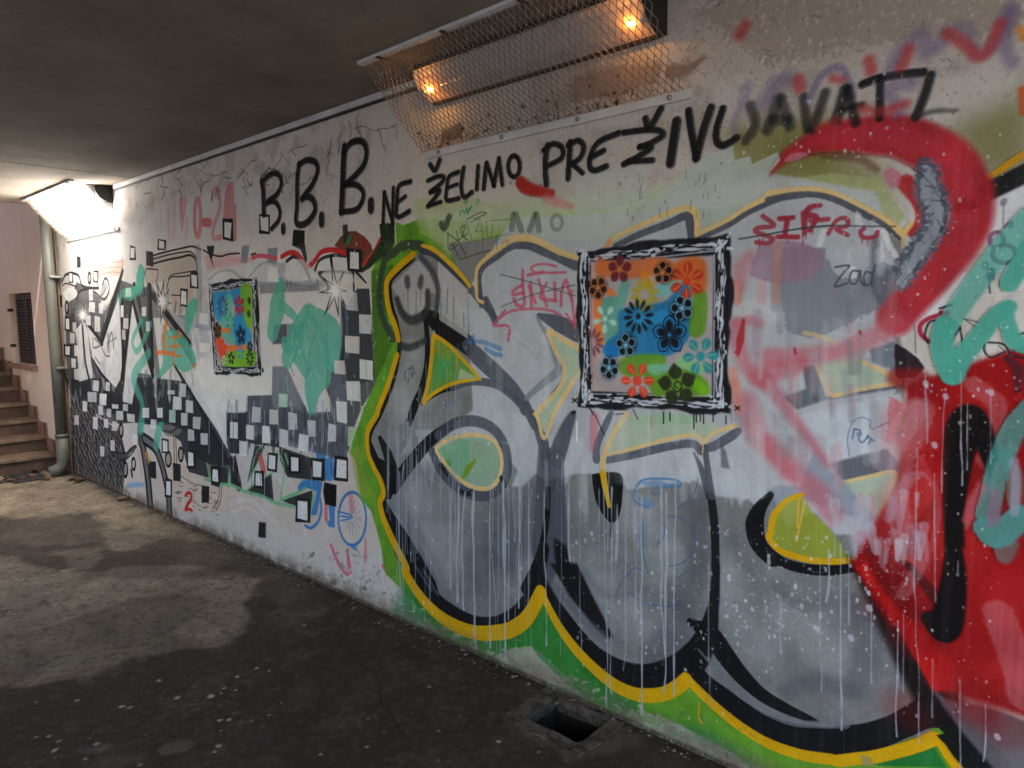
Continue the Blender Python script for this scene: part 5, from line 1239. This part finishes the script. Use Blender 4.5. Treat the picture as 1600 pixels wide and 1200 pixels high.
def painted(name, cv, rough_a, rough_b, bmp, layers):
    mt, nt, bs = new_mat(name)
    im = nt.nodes.new('ShaderNodeTexImage'); im.image = cv.image(name); im.interpolation = 'Cubic'; im.extension = 'EXTEND'
    nt.links.new(im.outputs['Color'], bs.inputs['Base Color'])
    nt.links.new(im.outputs['Alpha'], bs.inputs['Metallic'])
    mr = nt.nodes.new('ShaderNodeMapRange'); mr.inputs['To Min'].default_value = rough_a; mr.inputs['To Max'].default_value = rough_b
    nt.links.new(im.outputs['Alpha'], mr.inputs[0])
    bs.inputs['Specular IOR Level'].default_value = .18
    h = bump(nt, bs, layers, bmp)
    ad = nt.nodes.new('ShaderNodeMath'); ad.operation = 'MULTIPLY_ADD'; ad.inputs[1].default_value = .22
    nt.links.new(h, ad.inputs[0]); nt.links.new(mr.outputs[0], ad.inputs[2]); nt.links.new(ad.outputs[0], bs.inputs['Roughness'])
    return mt

def glow(name, col, strength):
    mt = bpy.data.materials.new(name); mt.use_nodes = True; nt = mt.node_tree
    nt.nodes.remove(nt.nodes['Principled BSDF'])
    e = nt.nodes.new('ShaderNodeEmission'); e.inputs[0].default_value = (*col, 1); e.inputs[1].default_value = strength
    nt.links.new(e.outputs[0], nt.nodes['Material Output'].inputs[0])
    return mt

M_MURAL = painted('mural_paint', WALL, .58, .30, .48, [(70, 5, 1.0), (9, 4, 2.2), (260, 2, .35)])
M_FLOOR = painted('floor_concrete', FLOOR, .66, .5, .32, [(28, 6, 1.0), (6, 4, 2.0), (120, 4, 1.0)])
M_PLASTER = mat('plaster', (176, 168, 160), (150, 142, 134), 5, .85)
M_CEIL = mat('ceiling_concrete', (132, 121, 109), (106, 96, 86), 2.4, .95, 0, .6, None, ((88, 79, 70), 30, .62))
M_GROUND = mat('ground_concrete', (172, 168, 162), (150, 146, 140), 2, .9)
M_HOUSE = mat('house_render', (232, 214, 202), (222, 202, 190), 3, .9, 0, .2)
M_TILE = mat('skirting_stone', (158, 122, 106), (130, 98, 84), 9, .7, 0, .15)
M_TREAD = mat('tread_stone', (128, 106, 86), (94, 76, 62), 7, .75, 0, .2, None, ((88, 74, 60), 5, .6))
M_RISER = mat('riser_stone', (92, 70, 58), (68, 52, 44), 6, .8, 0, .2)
M_PIPE = mat('painted_steel', (96, 97, 92), (72, 73, 69), 5, .55, .0, .15, (1, 1, .35), ((150, 150, 144), 9, .70))
M_WHITE = mat('white_enamel', (206, 205, 202), (182, 180, 176), 12, .45, 0, .05, None, ((112, 92, 76), 30, .66))
M_TRUNK = mat('cable_duct_plastic', (202, 202, 204), (178, 178, 180), 7, .5, 0, .05)
M_WIRE = mat('galvanised_wire', (158, 148, 136), (104, 92, 82), 40, .55, .3, 0)
M_DARK = mat('dark_steel', (38, 34, 32), (24, 22, 21), 9, .7)
M_RUST = mat('rusty_rim', (92, 66, 46), (54, 40, 32), 20, .8)
M_WOOD = mat('dark_shutter_wood', (74, 56, 48), (50, 38, 34), 14, .6, 0, .1, (6, 6, .6))
M_BLACK = mat('pit_soil', (44, 39, 34), (22, 20, 18), 14, .95)
M_RIM = mat('pit_concrete', (92, 85, 78), (62, 56, 51), 14, .95, 0, .9, None, ((48, 43, 39), 18, .50))
M_LEAF = mat('dry_leaf_brown', (112, 76, 50), (78, 50, 34), 30, .8)
M_CHIP = mat('paint_chip_white', (132, 126, 120), (84, 76, 68), 20, .8)
M_STEEL = mat('bolt_steel', (170, 170, 172), (130, 130, 132), 30, .35, .8, 0)
M_GRATE = mat('cast_iron', (74, 74, 72), (48, 48, 48), 20, .65, .4)

# the frosted trough of the lamps
M_TROUGH, nt, bs = new_mat('frosted_trough')
tr = nt.nodes.new('ShaderNodeBsdfTransparent'); tr.inputs[0].default_value = (.9, .9, .92, 1)
tl = nt.nodes.new('ShaderNodeBsdfTranslucent'); tl.inputs[0].default_value = (.8, .78, .78, 1)
bs.inputs['Base Color'].default_value = (.72, .69, .70, 1); bs.inputs['Roughness'].default_value = .3
m1 = nt.nodes.new('ShaderNodeMixShader'); m1.inputs[0].default_value = .42
m2 = nt.nodes.new('ShaderNodeMixShader'); m2.inputs[0].default_value = .18
nt.links.new(bs.outputs[0], m1.inputs[1]); nt.links.new(tl.outputs[0], m1.inputs[2])
nt.links.new(m1.outputs[0], m2.inputs[1]); nt.links.new(tr.outputs[0], m2.inputs[2])
nt.links.new(m2.outputs[0], nt.nodes['Material Output'].inputs[0])
M_PANEL = bpy.data.materials.new('lamp_glare'); M_PANEL.use_nodes = True; nt = M_PANEL.node_tree
nt.nodes.remove(nt.nodes['Principled BSDF'])
em = nt.nodes.new('ShaderNodeEmission'); em.inputs[1].default_value = 23.0
tc = nt.nodes.new('ShaderNodeTexCoord'); nz = nt.nodes.new('ShaderNodeTexNoise'); nz.inputs['Scale'].default_value = 9; nz.inputs['Detail'].default_value = 5
rp = nt.nodes.new('ShaderNodeValToRGB'); rp.color_ramp.elements[0].position = .30; rp.color_ramp.elements[1].position = .5
rp.color_ramp.elements[0].color = (.55, .36, .18, 1); rp.color_ramp.elements[1].color = (1, .95, .85, 1)   # dusty brown patches on the added glare panel
nt.links.new(tc.outputs['Object'], nz.inputs['Vector']); nt.links.new(nz.outputs['Fac'], rp.inputs[0])
nt.links.new(rp.outputs[0], em.inputs[0]); nt.links.new(em.outputs[0], nt.nodes['Material Output'].inputs[0])
M_EMBER = glow('glowing_electrode', (1.0, .17, .015), 1.5)
M_EMBER_CORE = glow('electrode_core', (1.0, .42, .06), 120.0)
M_TUBE_OFF = mat('milky_tube_glass', (190, 188, 190), (176, 172, 172), 5, .2, 0, 0)

# ------------------------------------------------------------------ mesh helpers
def link(name, bm, mt, parent=None, smooth=False, loc=None):
    me = bpy.data.meshes.new(name); bm.normal_update(); bm.to_mesh(me); bm.free()
    for q in (mt if isinstance(mt, (list, tuple)) else [mt]):
        me.materials.append(q)
    if smooth:
        for p in me.polygons:
            p.use_smooth = True
    o = bpy.data.objects.new(name, me); COL.objects.link(o)
    if parent is not None:
        o.parent = parent
    if loc is not None:
        o.location = loc
    return o

def tag(o, label=None, cat=None, group=None, kind=None):
    for k, v in (('label', label), ('category', cat), ('group', group), ('kind', kind)):
        if v:
            o[k] = v
    return o

def thing(name, label, cat, loc=(0, 0, 0), group=None):
    o = bpy.data.objects.new(name, None); COL.objects.link(o); o.location = loc; o.empty_display_size = .1
    return tag(o, label, cat, group)

def box(bm, x0, x1, y0, y1, z0, z1, bev=0.0):
    r = bmesh.ops.create_cube(bm, size=1.0, matrix=Matrix.Translation(((x0 + x1) / 2, (y0 + y1) / 2, (z0 + z1) / 2)) @ Matrix.Diagonal((x1 - x0, y1 - y0, z1 - z0, 1)))
    if bev:
        ed = list({e for v in r['verts'] for e in v.link_edges})
        bmesh.ops.bevel(bm, geom=ed, offset=bev, segments=2, affect='EDGES', profile=.6)
    return bm

def boxes(*bs, bev=0.0):
    bm = bmesh.new()
    for b in bs:
        box(bm, *b, bev=bev)
    return bm

def tube(bm, P, rad, n=8, caps=True):
    P = [Vector(p) for p in P]; rings = []
    rad = rad if isinstance(rad, (list, tuple)) else [rad] * len(P)
    ref = None
    for i, p in enumerate(P):
        t = (P[min(i + 1, len(P) - 1)] - P[max(i - 1, 0)]).normalized()
        if ref is None:
            ref = t.orthogonal().normalized()
        u = (ref - t * ref.dot(t)).normalized(); v = t.cross(u); ref = u
        rings.append([bm.verts.new(p + rad[i] * (u * math.cos(2 * math.pi * k / n) + v * math.sin(2 * math.pi * k / n))) for k in range(n)])
    for a, b in zip(rings, rings[1:]):
        for k in range(n):
            bm.faces.new((a[k], a[(k + 1) % n], b[(k + 1) % n], b[k]))
    if caps:
        bm.faces.new(rings[0][::-1]); bm.faces.new(rings[-1])
    return bm

# ------------------------------------------------------------------ the wall and its painted pieces
bm = boxes((WX0, WX1, 0.0, .30, 0.0, H))
uvl = bm.loops.layers.uv.new('uv')
for f in bm.faces:
    front = f.normal.y < -.5
    f.material_index = 0 if front else 1
    for lp in f.loops:
        lp[uvl].uv = ((lp.vert.co.x - WX0) / (WX1 - WX0), lp.vert.co.z / H)
wall = link('graffiti_wall', bm, [M_MURAL, M_PLASTER])
tag(wall, 'long plastered passage wall covered with silver, black, green and red graffiti', 'wall')

def sheet(pc, parent):
    """one painted piece as its own thin film on the wall: rows of its outline, merged into rectangles"""
    mm, cell = pc['m'], pc['cell']; y = -(0.0005 + 2e-5 * pc['order'])
    mm = mm.copy(); verts, faces, uvs = [], [], []
    open_ = {}
    def close(run, r0, r1):
        a, b = run
        xs = [WX0 + (pc['x0'] + a * cell) / RES, WX0 + (pc['x0'] + b * cell) / RES]
        zs = [(pc['y0'] + r0 * cell) / RES, (pc['y0'] + r1 * cell) / RES]
        i = len(verts)
        verts.extend([(xs[0], y, zs[0]), (xs[1], y, zs[0]), (xs[1], y, zs[1]), (xs[0], y, zs[1])]); faces.append((i, i + 1, i + 2, i + 3))
    for r in range(mm.shape[0] + 1):
        runs = set()
        if r < mm.shape[0]:
            d = np.diff(np.concatenate([[0], mm[r].astype(np.int8), [0]]))
            runs = set(zip(np.where(d == 1)[0].tolist(), np.where(d == -1)[0].tolist()))
        for k in list(open_):
            if k not in runs:
                close(k, open_.pop(k), r)
        for k in runs:
            open_.setdefault(k, r)
    if not faces:
        return None
    me = bpy.data.meshes.new(pc['name']); me.from_pydata(verts, [], faces)
    uv = me.uv_layers.new(name='uv')
    idx = np.empty(len(me.loops), np.int32); me.loops.foreach_get('vertex_index', idx)
    va = np.array(verts)[idx]
    uv.data.foreach_set('uv', np.stack([(va[:, 0] - WX0) / (WX1 - WX0), va[:, 2] / H], 1).astype(np.float32).ravel())
    me.materials.append(M_MURAL)
    o = bpy.data.objects.new(pc['name'], me); COL.objects.link(o); o.parent = parent
    if pc['label']:
        o['label'] = pc['label']
    return o
made = {}
for pc in WALL.parts:
    o = sheet(pc, made.get(pc['parent'], wall) if pc['parent'] else wall)
    if o is not None:
        made[pc['order']] = o

# ------------------------------------------------------------------ floor with the open drain pit, ground beyond, ceiling
PX0, PX1, PY0, PY1 = -1.705, -1.447, -.232, -.036          # pit mouth
QX0, QX1, QY0, QY1 = -1.775, -1.385, -.292, -.004          # its concrete collar
bm = bmesh.new(); uvl = bm.loops.layers.uv.new('uv')
xs, ys = [FX0, QX0 + .01, QX1 - .01, FX1], [FY0, QY0 + .01, QY1, 0.0]
for i in range(3):
    for j in range(3):
        if (i, j) == (1, 1):
            continue
        f = bm.faces.new([bm.verts.new((x, y, 0)) for x, y in ((xs[i], ys[j]), (xs[i + 1], ys[j]), (xs[i + 1], ys[j + 1]), (xs[i], ys[j + 1]))])
        for lp in f.loops:
            lp[uvl].uv = ((lp.vert.co.x - FX0) / (FX1 - FX0), (lp.vert.co.y - FY0) / -FY0)
tag(link('floor', bm, M_FLOOR), kind='structure')
bm = bmesh.new()
B = 600.0
for a in ((-B, FX0, -B, B), (FX1, B, -B, B), (FX0, FX1, -B, FY0), (FX0, FX1, .3, B)):
    bm.faces.new([bm.verts.new((x, y, -.004)) for x, y in ((a[0], a[2]), (a[1], a[2]), (a[1], a[3]), (a[0], a[3]))])
tag(link('ground', bm, M_GROUND), kind='structure')
CY0, CX1 = -5.6, 1.4
tag(link('ceiling', boxes((-5.80, CX1, CY0, .30, H + .001, H + .28), (-5.80, CX1, CY0 - .01, CY0 + .25, H - .40, H)), M_CEIL), kind='structure')  # unseen downstand beam at the outer edge added to shape the daylight
tag(link('ceiling', boxes((-7.86, -5.815, CY0, .30, H + .001, H + .28), (-7.86, -5.815, CY0 - .01, CY0 + .25, H - .40, H)), M_CEIL), kind='structure')  # same added edge beam, continued over the far slab

tag(link('added_stair_roof', boxes((-10.3, -7.87, -2.7, .30, 4.4, 4.6), (-7.875, -7.868, -2.7, .3, H + .285, 4.398), (-8.3, -7.876, -2.7, -2.45, H, 4.398)), M_CEIL), kind='structure')  # unseen roof and panels added to dim the house and stop stray sun
tag(link('added_stair_wall', boxes((-16.0, -8.3, -2.7, -2.45, -.004, 4.4)), M_HOUSE), kind='structure')  # unseen side wall added to dim the stairs and house
tag(link('added_shade_wall', boxes((-8.6, 1.6, -5.6, -5.4, -.004, 1.15)), M_PLASTER), kind='structure')  # unseen low wall added to keep light off the lower graffiti

pit = thing('drain_pit', 'open square drain pit with a cracked concrete collar at the foot of the wall', 'drain', (-1.58, -.14, 0))
def at(p, bm):
    bmesh.ops.translate(bm, verts=bm.verts, vec=-Vector(p.location)); return bm
def chipped(bm, amp):
    bmesh.ops.subdivide_edges(bm, edges=bm.edges[:], cuts=3, use_grid_fill=True)
    for v in bm.verts:
        v.co += Vector((random.uniform(-amp, amp), random.uniform(-amp, amp), random.uniform(-amp, 0) * .5))
    return bm
for b in ((QX0, PX0, QY0, QY1, -.05, .006), (PX1, QX1, QY0 + .055, QY1, -.05, .005), (PX0 + .001, PX1 - .012, QY0, PY0, -.05, .007), (PX1 - .004, QX1 - .01, QY0 + .004, QY0 + .05, -.05, .006), (PX0 + .001, PX1 - .001, PY1, QY1, -.05, .004)):
    link('collar_stone', at(pit, chipped(boxes(b), .011)), M_RIM, pit)
link('basin', at(pit, boxes((PX0 - .03, PX0 - .001, PY0 - .03, PY1 + .02, -.16, -.051), (PX1 + .001, PX1 + .03, PY0 - .03, PY1 + .02, -.16, -.051), (PX0, PX1, PY0 - .03, PY0 - .001, -.16, -.051), (PX0, PX1, PY1 + .001, PY1 + .02, -.16, -.051), (PX0 - .03, PX1 + .03, PY0 - .03, PY1 + .02, -.19, -.161))), M_BLACK, pit)

bm = bmesh.new()
for i in range(90):
    x, y, k = random.uniform(PX0 + .01, PX1 - .01), random.uniform(PY0, PY1 - .01), random.uniform(.004, .013)
    vs = [bm.verts.new((x + k * math.cos(t) * random.uniform(.6, 1.3), y + k * math.sin(t) * random.uniform(.6, 1.3), -.158 + random.uniform(0, .012))) for t in (0, 1.4, 2.8, 4.4)]
    bm.faces.new(vs)
tag(link('leaf_crumbs', at(pit, bm), M_RUST, pit), kind='stuff')

def leaf(loc, rot, size, label, group='dry leaves on the floor'):
    bm = bmesh.new(); n = 8; row = []
    for i in range(n + 1):
        u = i / n; w = .42 * math.sin(math.pi * u ** .8) ** .8 * size * random.uniform(.8, 1.1); z = .16 * size * math.sin(u * 3 + rot) * .6
        row.append((bm.verts.new(((u - .5) * size, -w, z + .12 * size)), bm.verts.new(((u - .5) * size, 0, z)), bm.verts.new(((u - .5) * size, w, z + .10 * size))))
    for a, b in zip(row, row[1:]):
        bm.faces.new((a[0], b[0], b[1], a[1])); bm.faces.new((a[1], b[1], b[2], a[2]))
    o = link('dry_leaf', bm, M_LEAF, None, True, loc); o.rotation_euler = (random.uniform(-.3, .3), random.uniform(-.3, .3), rot)
    return tag(o, label, 'leaf', group)
for i, (x, y, r) in enumerate(((-1.585, -.135, .3), (-1.49, -.19, 1.2), (-1.60, -.10, 2.4))):
    leaf((x, y, -.150), r, .075, ('curled dry leaf in the middle of the drain pit', 'orange dry leaf at the front corner of the drain pit', 'dry leaf at the back of the drain pit')[i], 'leaves in the drain pit')

# ------------------------------------------------------------------ stairs, house, downpipe at the far end
stairs = thing('staircase', 'brown stone staircase rising beside the beige house at the far end', 'stairs', (-8.3, -1.0, 0))
SX, RISE, GO = -8.30, .152, .302
for i in range(15):
    x = SX - GO * i
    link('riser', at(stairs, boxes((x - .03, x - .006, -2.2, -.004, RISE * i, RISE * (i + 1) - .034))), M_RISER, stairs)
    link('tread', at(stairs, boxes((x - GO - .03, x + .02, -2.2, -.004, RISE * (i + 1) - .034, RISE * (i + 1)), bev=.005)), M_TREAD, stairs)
house = thing('beige_house', 'beige rendered house wall with a small shuttered window beside the stairs', 'house', (-9.0, 0, 0))
WXa, WXb, WZa, WZb = -9.72, -8.835, 1.03, 1.815
link('house_wall', at(house, boxes((-16, WXa, 0, .4, -.004, 5.2), (WXb, -8.152, 0, .4, -.004, 5.2), (WXa, WXb, 0, .4, -.004, WZa), (WXa, WXb, 0, .4, WZb, 5.2), (WXa, WXb, .16, .4, WZa, WZb))), M_HOUSE, house)
win = link('window', at(house, boxes((WXa, WXb, .10, .155, WZa, WZb))), M_DARK, house)
nl = 2
for k in range(nl):
    w = (WXb - WXa) / nl; a = WXa + .13 + k * (w - .065) + .006; b = a + w - .065 - .012
    link('shutter', at(house, boxes((a, a + .05, .030, .062, WZa + .01, WZb - .006), (b - .05, b, .030, .062, WZa + .01, WZb - .006), (a + .05, b - .05, .030, .062, WZa + .01, WZa + .07), (a + .05, b - .05, .030, .062, WZb - .07, WZb - .006))), M_WOOD, win)
    bm = bmesh.new()
    z = WZa + .08
    while z < WZb - .09:
        r = bmesh.ops.create_cube(bm, size=1, matrix=Matrix.Translation(((a + b) / 2, .047, z)) @ Matrix.Rotation(.6, 4, 'X') @ Matrix.Diagonal((b - a - .1, .045, .008, 1)))
        z += .034
    link('slats', at(house, bm), M_WOOD, win)['kind'] = 'stuff'
link('window_sill', at(house, boxes((WXa - .03, WXb + .05, -.05, .028, WZa - .055, WZa - .002), bev=.004)), M_TILE, house)
for z in (WZa + .18, WZb - .2):
    link('shutter_hinge', at(house, boxes((WXa - .06, WXa + .02, -.012, .029, z, z + .035))), M_DARK, house)
for i in range(14):
    x = SX - GO * i; zt = RISE * (i + 1)
    link('skirting_tile', at(house, boxes((x - GO + .002, x - .002, -.018, -.002, zt - .15 if i else 0.0, zt + .13), bev=.002)), M_TILE, house)
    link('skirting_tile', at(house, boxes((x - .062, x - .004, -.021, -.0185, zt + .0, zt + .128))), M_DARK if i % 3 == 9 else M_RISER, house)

px_top = hit((71, 350), 1, -.085)[0][0]
pipe = thing('downpipe', 'grey-green painted rain downpipe standing at the left end of the graffiti wall', 'pipe', (px_top, -.085, 0))
link('pipe', tube(bmesh.new(), [(0, 0, .36), (0, 0, 1.2), (0, 0, 2.0), (0, 0, 2.598)], .048, 20), M_PIPE, pipe, True)
link('pipe_shoe', tube(bmesh.new(), [(0, 0, .40), (0, 0, .15), (-.005, -.012, .10), (-.02, -.05, .065), (-.035, -.11, .045)], [.054, .054, .055, .057, .058], 20), M_PIPE, pipe, True)
link('pipe_collar', tube(bmesh.new(), [(0, 0, .385), (0, 0, .415)], .058, 20), M_PIPE, pipe, True)
for z in (1.05, 1.92):
    link('pipe_bracket', at(pipe, boxes((px_top - .075, px_top + .075, -.10, -.002, z, z + .022), bev=.003)), M_STEEL, pipe)
bx0, bx1 = hit((80, 360), 1, -.012)[0][0], hit((85, 360), 1, -.012)[0][0]
link('corner_batten', boxes((bx0, bx1, -.02, -.0075, .0, H), bev=.002), mat('stained_batten', (112, 88, 62), (86, 66, 48), 8, .8, 0, .2, (6, 6, .5)), wall)
grate = thing('floor_grate', 'small iron drain grate set in the floor at the foot of the stairs', 'drain grate', (-8.02, -.36, .002))
link('grate_frame', boxes((-.22, .22, -.14, -.12, 0, .012), (-.22, .22, .12, .14, 0, .012), (-.22, -.2, -.12, .12, 0, .012), (.2, .22, -.12, .12, 0, .012)), M_GRATE, grate)
for k in range(9):
    x = -.18 + k * .045
    link('grate_bar', boxes((x - .01, x + .01, -.12, .12, .001, .010)), M_GRATE, grate)

for i, (x, y) in enumerate(((55, 743), (62, 738), (44, 746), (20, 750), (8, 752), (118, 748), (124, 752), (130, 750), (196, 779), (77, 748))):
    p = hit((x, y), 2, .01)[0]
    leaf((p[0], p[1] - .02, .012), random.uniform(0, 6), random.uniform(.07, .13), ['brown leaf by the downpipe shoe', 'brown leaf nearest the bottom stair', 'brown leaf left of the downpipe', 'brown leaf on the floor grate', 'brown leaf at the left edge of the floor grate', 'leaf at the foot of the wall beside the scale pattern', 'leaf in the pile at the foot of the wall', 'right leaf of the pile at the foot of the wall', 'lone leaf where the scale pattern ends', 'leaf under the downpipe shoe'][i])
bm = bmesh.new()                                             # paint flakes and crumbs swept along the wall
def crumb(bm, x, y, z, k):
    vs = [bm.verts.new((x + k * math.cos(t) * random.uniform(.6, 1.2), y + k * math.sin(t) * random.uniform(.6, 1.2), z + random.uniform(0, .5) * k)) for t in (0, 1.3, 2.5, 3.8, 5)]
    tp = bm.verts.new((x, y, z + k * random.uniform(.5, .9)))
    for a, b in zip(vs, vs[1:] + vs[:1]):
        bm.faces.new((a, b, tp))
for i in range(330):
    x = -7.7 + 7.6 * random.random() ** 1.2
    crumb(bm, x, -abs(random.gauss(0, .05)) - .008, .001, random.uniform(.003, .011))
for i in range(120):
    crumb(bm, random.uniform(-7.5, -.6), -random.uniform(.1, 2.2), .001, random.uniform(.002, .007))
tag(link('paint_flakes', bm, M_CHIP), 'pale paint flakes and crumbs scattered along the foot of the wall', 'debris', None, 'stuff')

# ------------------------------------------------------------------ lamps behind wire mesh
def prism(prof, x0, x1, cap=True):
    bm = bmesh.new(); ends = [[bm.verts.new((x, y, z)) for y, z in prof] for x in (x0, x1)]
    n = len(prof)
    for k in range(n if cap else n - 1):
        bm.faces.new((ends[0][k], ends[1][k], ends[1][(k + 1) % n], ends[0][(k + 1) % n]))
    bm.faces.new(ends[0][::-1]); bm.faces.new(ends[1])
    return bm

def lamp(x0, x1, lit, label):
    o = thing('wall_lamp', label, 'lamp', (x0, 0, 2.53), 'tube lamps along the top of the wall')
    c = lambda bm: at(o, bm)
    ty, tz = -.074, 2.514
    link('end_cap', c(prism([(-.002, 2.468), (-.04, 2.466), (-.10, 2.50), (-.132, 2.55), (-.134, 2.598), (-.002, 2.598)], x1 + .001, x1 + .022)), M_DARK, o)
    if lit:                                                  # added glowing panel fills the guard space, standing in for the lamp's glare
        link('housing', c(prism([(-.002, 2.40), (-.002, 2.596), (-.20, 2.596)], x0, x1)), M_WHITE, o)
        link('glare_panel', c(prism([(-.004, 2.312), (-.006, 2.302), (-.286, 2.580), (-.28, 2.592)], x0 + .02, x1 - .01)), M_PANEL, o)
        return o
    link('housing', c(prism([(-.002, 2.486), (-.002, 2.585), (-.098, 2.585)], x0, x1)), M_WHITE, o)
    link('gap_shade_strip', c(boxes((x0 + .01, x1, -.132, -.012, 2.5875, 2.599))), M_DARK, o)  # dark strip stands in for the shade between lamp and ceiling
    link('bottom_rim', c(boxes((x0 + .015, x1, -.026, -.003, 2.463, 2.4715))), M_RUST, o)
    link('trough', c(prism([(-.003, 2.473), (-.022, 2.472), (-.062, 2.486), (-.100, 2.514), (-.124, 2.55), (-.128, 2.575), (-.122, 2.586)], x0 + .003, x1 - .003, False)), M_TROUGH, o)
    for x in (x0 + .02, x1 - .02):
        link('tube_holder', c(boxes((x - .011, x + .011, ty - .016, ty + .03, tz - .016, tz + .03), bev=.003)), M_WHITE, o)
    link('tube', c(tube(bmesh.new(), [(x0 + .11, ty, tz), (x1 - .11, ty, tz)], .013, 12)), M_TUBE_OFF, o, True)
    for x, s in ((x0 + .034, 1), (x1 - .034, -1)):
        link('tube_end', c(tube(bmesh.new(), [(x, ty, tz), (x + s * .074, ty, tz)], .0132, 12)), M_EMBER, o, True)
        link('electrode', c(tube(bmesh.new(), [(x + s * .02, ty - .0105, tz - .0095), (x + s * .042, ty - .0105, tz - .0095)], .005, 6)), M_EMBER_CORE, o, True)
    return o

def cage(x0, x1, label, pitch, wire):
    o = thing('wire_cage', label, 'lamp guard', (x0, 0, 2.6), 'wire cages over the tube lamps')
    c = lambda bm: at(o, bm)
    A, Bq = Vector((0, -.316, 2.592)), Vector((0, -.006, 2.272))
    d = Bq - A; L = d.length; nrm = Vector((0, d.z, -d.y)).normalized()
    if nrm.y > 0:
        nrm = -nrm
    row = .0235 * pitch / .0262
    bm = bmesh.new()
    nx = int((x1 - x0) / pitch); nr = int(L / row)
    for i in range(nx + 1):
        for side in (0, 1):
            P = []
            for j in range(nr + 1):
                u = j / nr
                off = pitch * .25 * (1 if (j + side) % 2 else -1)
                xx = x0 + i * pitch + pitch * .5 * side + (off if not side else off)
                sag = .010 * math.sin(u * math.pi) + .006 * math.sin(xx * 7 + u * 3) * math.sin(u * math.pi) + random.uniform(-.0007, .0007)
                p = A + d * u + nrm * sag
                P.append((xx + random.uniform(-.0008, .0008), p.y, p.z))
            tube(bm, P, wire, 4, False)
    link('wire_mesh', c(bm), M_WIRE, o)
    link('ceiling_rail', c(boxes((x0 - .03, x1 + .02, -.334, -.300, 2.586, 2.6), bev=.002)), M_TRUNK, o)
    link('wall_rail', c(boxes((x0 + .02, x1 + .03, -.0125, -.007, 2.246, 2.277), bev=.0015)), M_TRUNK, o)
    for k in range(4):
        bx = x0 + .11 + k * (x1 - x0 - .16) / 3
        link('bolt', c(tube(bmesh.new(), [(bx, -.0125, 2.262), (bx, -.020, 2.262), (bx, -.022, 2.262)], [.009, .008, .004], 10)), M_STEEL, o, True)
        link('rail_clip', c(boxes((bx - .008, bx + .008, -.338, -.296, 2.580, 2.5855))), M_RUST, o)
    return o
lamp(-2.40, -1.27, False, 'failing tube lamp with only its two ends glowing orange, behind the near wire cage')
cage(-2.48, -1.18, 'wire mesh cage over the orange-ended lamp above the slogan', .0262, .0017)
lamp(-7.45, -6.32, True, 'brightly lit white tube lamp at the far end of the wall')
cage(-7.53, -6.23, 'wire mesh cage over the bright white lamp near the downpipe', .042, .0008)
duct = link('cable_duct', boxes((-6.22, -2.425, -.024, -.007, 2.568, 2.598), bev=.002), M_TRUNK)
tag(duct, 'white plastic cable duct along the top of the wall between the two lamps', 'cable duct')
link('duct_gap_strip', boxes((-6.22, -2.43, -.014, -.0068, 2.556, 2.5665)), M_DARK, duct)  # dark strip stands in for the gap line under the duct
bm = bmesh.new()                                             # leaves and dirt caught in the cages
for x0, x1 in ((-2.48, -1.18), (-7.53, -6.23)):
    for i in range(240):
        cx = random.choice([x0 + .12, x0 + .3, x0 + .72, x0 + 1.0]) if random.random() < .7 else random.uniform(x0, x1)
        x = min(max(random.gauss(cx, .07), x0 + .03), x1 - .02); u = 1 - abs(random.gauss(0, .10))
        k = random.uniform(.004, .014)
        y, z = -.316 + .310 * u + .014, 2.592 - .32 * u + .012
        vs = [bm.verts.new((x + random.uniform(-k, k), min(y + random.uniform(-k, k) * .6, -.0065), z + random.uniform(-k, k))) for _ in range(4)]
        bm.faces.new(vs)
tag(link('leaf_litter', bm, M_RUST), 'brown leaf litter caught at the bottom of the wire cages', 'debris', None, 'stuff')
